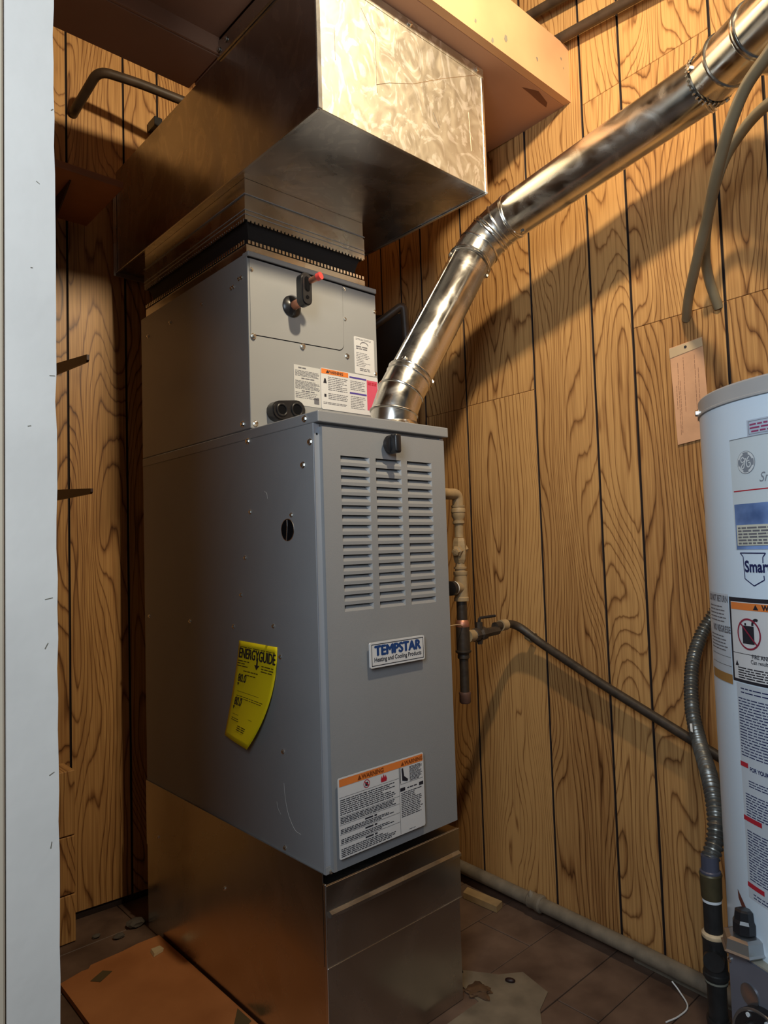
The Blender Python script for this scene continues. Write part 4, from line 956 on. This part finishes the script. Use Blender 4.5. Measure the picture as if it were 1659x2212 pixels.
for nm, lb, a, b in (('ceiling_pipe', 'brown pipe on the right wall just above the peach beam, nearer the ceiling', wr(.5, 2.445, .035), wr(-.75, 2.228, .035)),
                     ('ceiling_pipe', 'brown pipe on the right wall just above the peach beam, lower of the two', wr(.45, 2.318, .035), wr(-.9, 2.120, .035))):
    bm = nb(); tube(bm, [a, a.lerp(b, .5), b], .0125, 14); tag(obj(nm, bm, M_brownpipe, None, True), lb, 'pipe')
TG = thing('cardboard_tag', 'peach cardboard tag pinned to the panelled wall beside the water heater', 'tag', wr(-.39, 1.18, .008))
TP = [(-.352, 1.387), (-.4265, 1.394), (-.4335, 1.178), (-.360, 1.170)]
bm = nb(); prism(bm, [wr(y, z, .008) for y, z in TP], wr(0, 0, .0092) - wr(0, 0, .008)); obj('card', bm, M_tag, TG)
bm = nb(); prism(bm, [wr(y, z, .0094) for y, z in ((-.3522, 1.3855), (-.4263, 1.3925), (-.4275, 1.374), (-.353, 1.364))], wr(0, 0, .0103) - wr(0, 0, .0094)); obj('top_fold', bm, M_tagtop, TG)
bm = nb(); n0 = V((-math.cos(WY), math.sin(WY), 0)); lathe(bm, wr(-.3895, 1.381, .0103), n0, [(0, .0032), (.0012, .0028)], 12); obj('pin', bm, M_ink, TG)
bm = nb(); rt = random.Random(2)
ST = lambda u, v, h=0: wr(-.352 - u, v, .0093 + h)
for u, v0, v1 in ((.017, 1.35, 1.19), (.0205, 1.31, 1.20), (.030, 1.36, 1.24), (.055, 1.36, 1.22), (.062, 1.33, 1.26), (.012, 1.30, 1.25)):
    v = v0
    while v > v1:
        l = .004 + rt.random() * .008; p_rect(bm, ST, u, v - l, u + .0011, v, .0002); v -= l + .0015
obj('faded_writing', bm, mat('faded_ink', (.30, .14, .08), .7), TG)['kind'] = 'stuff'
# pipe bracket piece behind the furnace
bm = nb(); tube(bm, corner([(.62, .625, 1.655), (.856, .615, 1.79), (.862, .600, 1.60), (.80, .56, 1.30)][:2] + [(.776, .585, 1.765)][:0], .02), .011, 12) if False else bm.free()
BP = nb(); tube(BP, corner([(.50, .62, 1.545), dp(815, 700, 2.02), dp(872, 657, 2.02), dp(878, 740, 2.02), dp(880, 1000, 2.02)], .02), .0115, 12)
tag(obj('rear_pipe', BP, M_brownpipe, None, True), 'thin dark pipe bent beside the wall behind the coil case', 'pipe')
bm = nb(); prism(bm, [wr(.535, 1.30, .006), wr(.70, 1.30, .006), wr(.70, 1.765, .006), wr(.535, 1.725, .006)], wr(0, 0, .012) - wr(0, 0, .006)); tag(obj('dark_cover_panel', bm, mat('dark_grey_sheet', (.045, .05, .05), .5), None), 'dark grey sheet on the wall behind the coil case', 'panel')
# drain pipe at the foot of the right wall
DR = thing('drain_pipe', 'dusty brown drain pipe along the foot of the right wall', 'pipe', wr(.1, .03, .03))
bm = nb(); tube(bm, [wr(.60, .038, .030), wr(.07, .040, .030), wr(-.20, .040, .032), wr(-.43, .036, .032)], .0170, 16); obj('pipe', bm, M_drain, DR, True)
bm = nb(); ax = (wr(.09, 0) - wr(.05, 0)).normalized(); lathe(bm, wr(.055, .040, .030), ax, [(0, .018), (.004, .022), (.014, .022), (.018, .0195), (.040, .0205), (.044, .017)], 20); obj('coupling', bm, M_drain, DR, True)
bm = nb(); lathe(bm, wr(.086, .052, .036), V((-.1, .15, 1)), [(0, .010), (.010, .008), (.016, .0012)], 8); obj('solder_lump', bm, M_drain, DR, True)
bm = nb(); tube(bm, corner([wr(-.40, .036, .030), wr(-.455, .036, .030), wr(-.455, .11, .030)], .03), .0185, 16); obj('end_elbow', bm, M_drain, DR, True)

# ------------------------------------------------------------------ floor things
bm = nb(); prism(bm, [(.677, .279, .001), (.708, .29, .001), (.713, .173, .001), (.680, .166, .001)], (0, 0, .016)); tag(obj('wood_offcut', bm, M_wood, None), 'short wooden offcut on the floor between plinth and drain pipe', 'offcut')
bm = nb(); prism(bm, [(.392, .050, .0006), (.43, .067, .0006), (.475, -.002, .0006), (.52, -.035, .0006), (.500, -.115, .0006), (.44, -.137, .0006), (.365, -.20, .0006), (.27, -.20, .0006), (.27, -.03, .0006), (.372, -.03, .0006)], (0, 0, .0016)); tag(obj('vinyl_scrap', bm, M_patch, None), 'pale worn vinyl scrap on the floor at the plinth corner', 'vinyl scrap')
bm = nb()
bmesh.ops.create_icosphere(bm, subdivisions=3, radius=1)
for v in bm.verts:
    n_ = .75 + .3 * math.sin(v.co.x * 5 + v.co.y * 3) * math.sin(v.co.y * 6 + 1); v.co = V((.398 + v.co.x * .030 * n_, -.012 + v.co.y * .036 * n_, .0035 + max(v.co.z, -.2) * .010))
tag(obj('rust_debris', bm, M_rust, None, True), 'lump of rusty dirt on the floor against the plinth corner', 'debris')
bm = nb(); bmesh.ops.create_icosphere(bm, subdivisions=2, radius=1)
for v in bm.verts: v.co = V((.472 + v.co.x * .0052 + v.co.y * -.006, -.0365 + v.co.y * .010 + v.co.x * .004, .0052 + v.co.z * .005))
tag(obj('dark_seed', bm, M_seed, None, True), 'small dark red seed lying on the floor right of the plinth', 'seed')
CB = thing('loose_cables', 'two loose dark cables drooping to the floor behind the plinth', 'cables', (.40, .08, .0))
bm = nb(); tube(bm, bez([(W + .003, .10, .115), (.385, .108, .09), (.420, .100, .045), (.436, .085, .010), (.420, .06, .004)], 8), .0042, 10); obj('cable', bm, M_black, CB, True)
bm = nb(); tube(bm, bez([(W + .003, .085, .095), (.372, .09, .06), (.395, .080, .022), (.405, .06, .006)], 8), .0058, 10); obj('cable', bm, M_black, CB, True)
bm = nb(); tube(bm, bez([wr(-.30, .018, .045), (.69, -.315, .006), (.66, -.345, .003), (.62, -.345, .002), (.585, -.335, .002)], 8), .0016, 8); tag(obj('white_string', bm, M_shine, None, True), 'wisp of white string on the floor below the drain pipe', 'string')
# painted board at the lower left
OB = thing('orange_floor_board', 'orange painted sheet lying on the floor left of the plinth', 'board', (-.13, .2, 0))
bm = nb(); pts = [(-.0065, .690), (-.06, .692), (-.100, .686), (-.176, .684), (-.186, .672), (-.20, .674), (-.252, .660), (-.253, -.25), (-.0065, -.25)]
prism(bm, [(x, y, .001) for x, y in pts], (0, 0, .012)); ob = obj('sheet', bm, M_orange, OB)
bm = nb(); prism(bm, [(-.20, .620, .0135), (-.165, .640, .0135), (-.150, .622, .0135), (-.185, .600, .0135)], (0, 0, .0004)); prism(bm, [(-.042, .262, .0135), (-.012, .30, .0135), (-.012, .245, .0135), (-.035, .235, .0135)], (0, 0, .0004)); obj('worn_patch', bm, mat('worn_olive', (.11, .075, .03), .7), ob)
bm = nb(); prism(bm, [(-.055, .632, .0136), (-.034, .630, .0136), (-.032, .612, .0136), (-.058, .606, .0136)], (.003, .002, .006)); tag(obj('plaster_crumb', bm, mat('crumb', (.62, .48, .28), .7), None), 'small pale crumb lying on the orange sheet', 'crumb')
# rubble in the dark gap behind
rr_ = random.Random(8)
M_rub = mat('rubble', (.10, .085, .07), .9, var=.3)
for x, y, sz, lb in ((-.020, .800, .019, 'largest dusty rubble lump in the dark gap beside the plinth rear'), (-.075, .775, .011, 'middle-sized dusty rubble bit behind the orange sheet'), (-.115, .82, .008, 'smallest dusty rubble bit, nearest the corner boards')):
    bm = nb(); bmesh.ops.create_icosphere(bm, subdivisions=2, radius=1)
    for v in bm.verts:
        q_ = 1 + .25 * math.sin(v.co.x * 7 + x * 90) * math.cos(v.co.y * 6); v.co = V((x + v.co.x * sz * 1.3 * q_, y + v.co.y * sz * q_, sz * .45 + v.co.z * sz * .5))
    tag(obj('rubble_piece', bm, M_rub, None), lb, 'rubble')

# ------------------------------------------------------------------ shelf, brackets and pipe in the left corner
SHF = thing('corner_shelf', 'orange painted wooden shelf in the upper left corner beside the duct', 'shelf', (-.3, .8, 1.92))
bm = nb(); bx(bm, (-.55, .66, 1.900), (-.086, .925, 1.919), .003, 2); obj('shelf_board', bm, M_shelf, SHF)
bm = nb(); prism(bm, [(-.205, .70, 1.899), (-.205, .90, 1.899), (-.205, .925, 1.78), (-.205, .90, 1.80)], (.004, 0, 0)); obj('shelf_bracket', bm, M_brown, SHF)
for x, zf0, zf1, zr0, zr1, lb in ((-.183, 1.4373, 1.4543, 1.4577, 1.4896, 'dark steel shelf bracket on the left, upper of the two bare ones'), (-.177, 1.1173, 1.1296, 1.1199, 1.150, 'dark steel shelf bracket on the left, lower of the two bare ones')):
    bm = nb()
    prism(bm, [(x, .655, zf1), (x, .655, zf0 + .004), (x, .662, zf0), (x, .935, zr0), (x, .935, zr1)], (.006, 0, 0)); tag(obj('shelf_bracket', bm, M_brown, None), lb, 'bracket')
bm = nb(); tube(bm, corner([wbk(-.115, 2.225, .002), wbk(-.115, 2.225, .04), dp(213, 152, 1.86), dp(300, 180, 1.90), dp(420, 228, 1.96)], .03), .0125, 14); tag(obj('corner_pipe', bm, M_brownpipe, None, True), 'dark bent pipe in the upper left corner in front of the back panelling', 'pipe')
bm = nb(); bx(bm, wbk(.100, 2.245, .06), wbk(.122, 2.275, .01), .002); tag(obj('junction_bracket', bm, M_blkiron, None), 'small black metal bracket on the back wall above the duct', 'bracket')
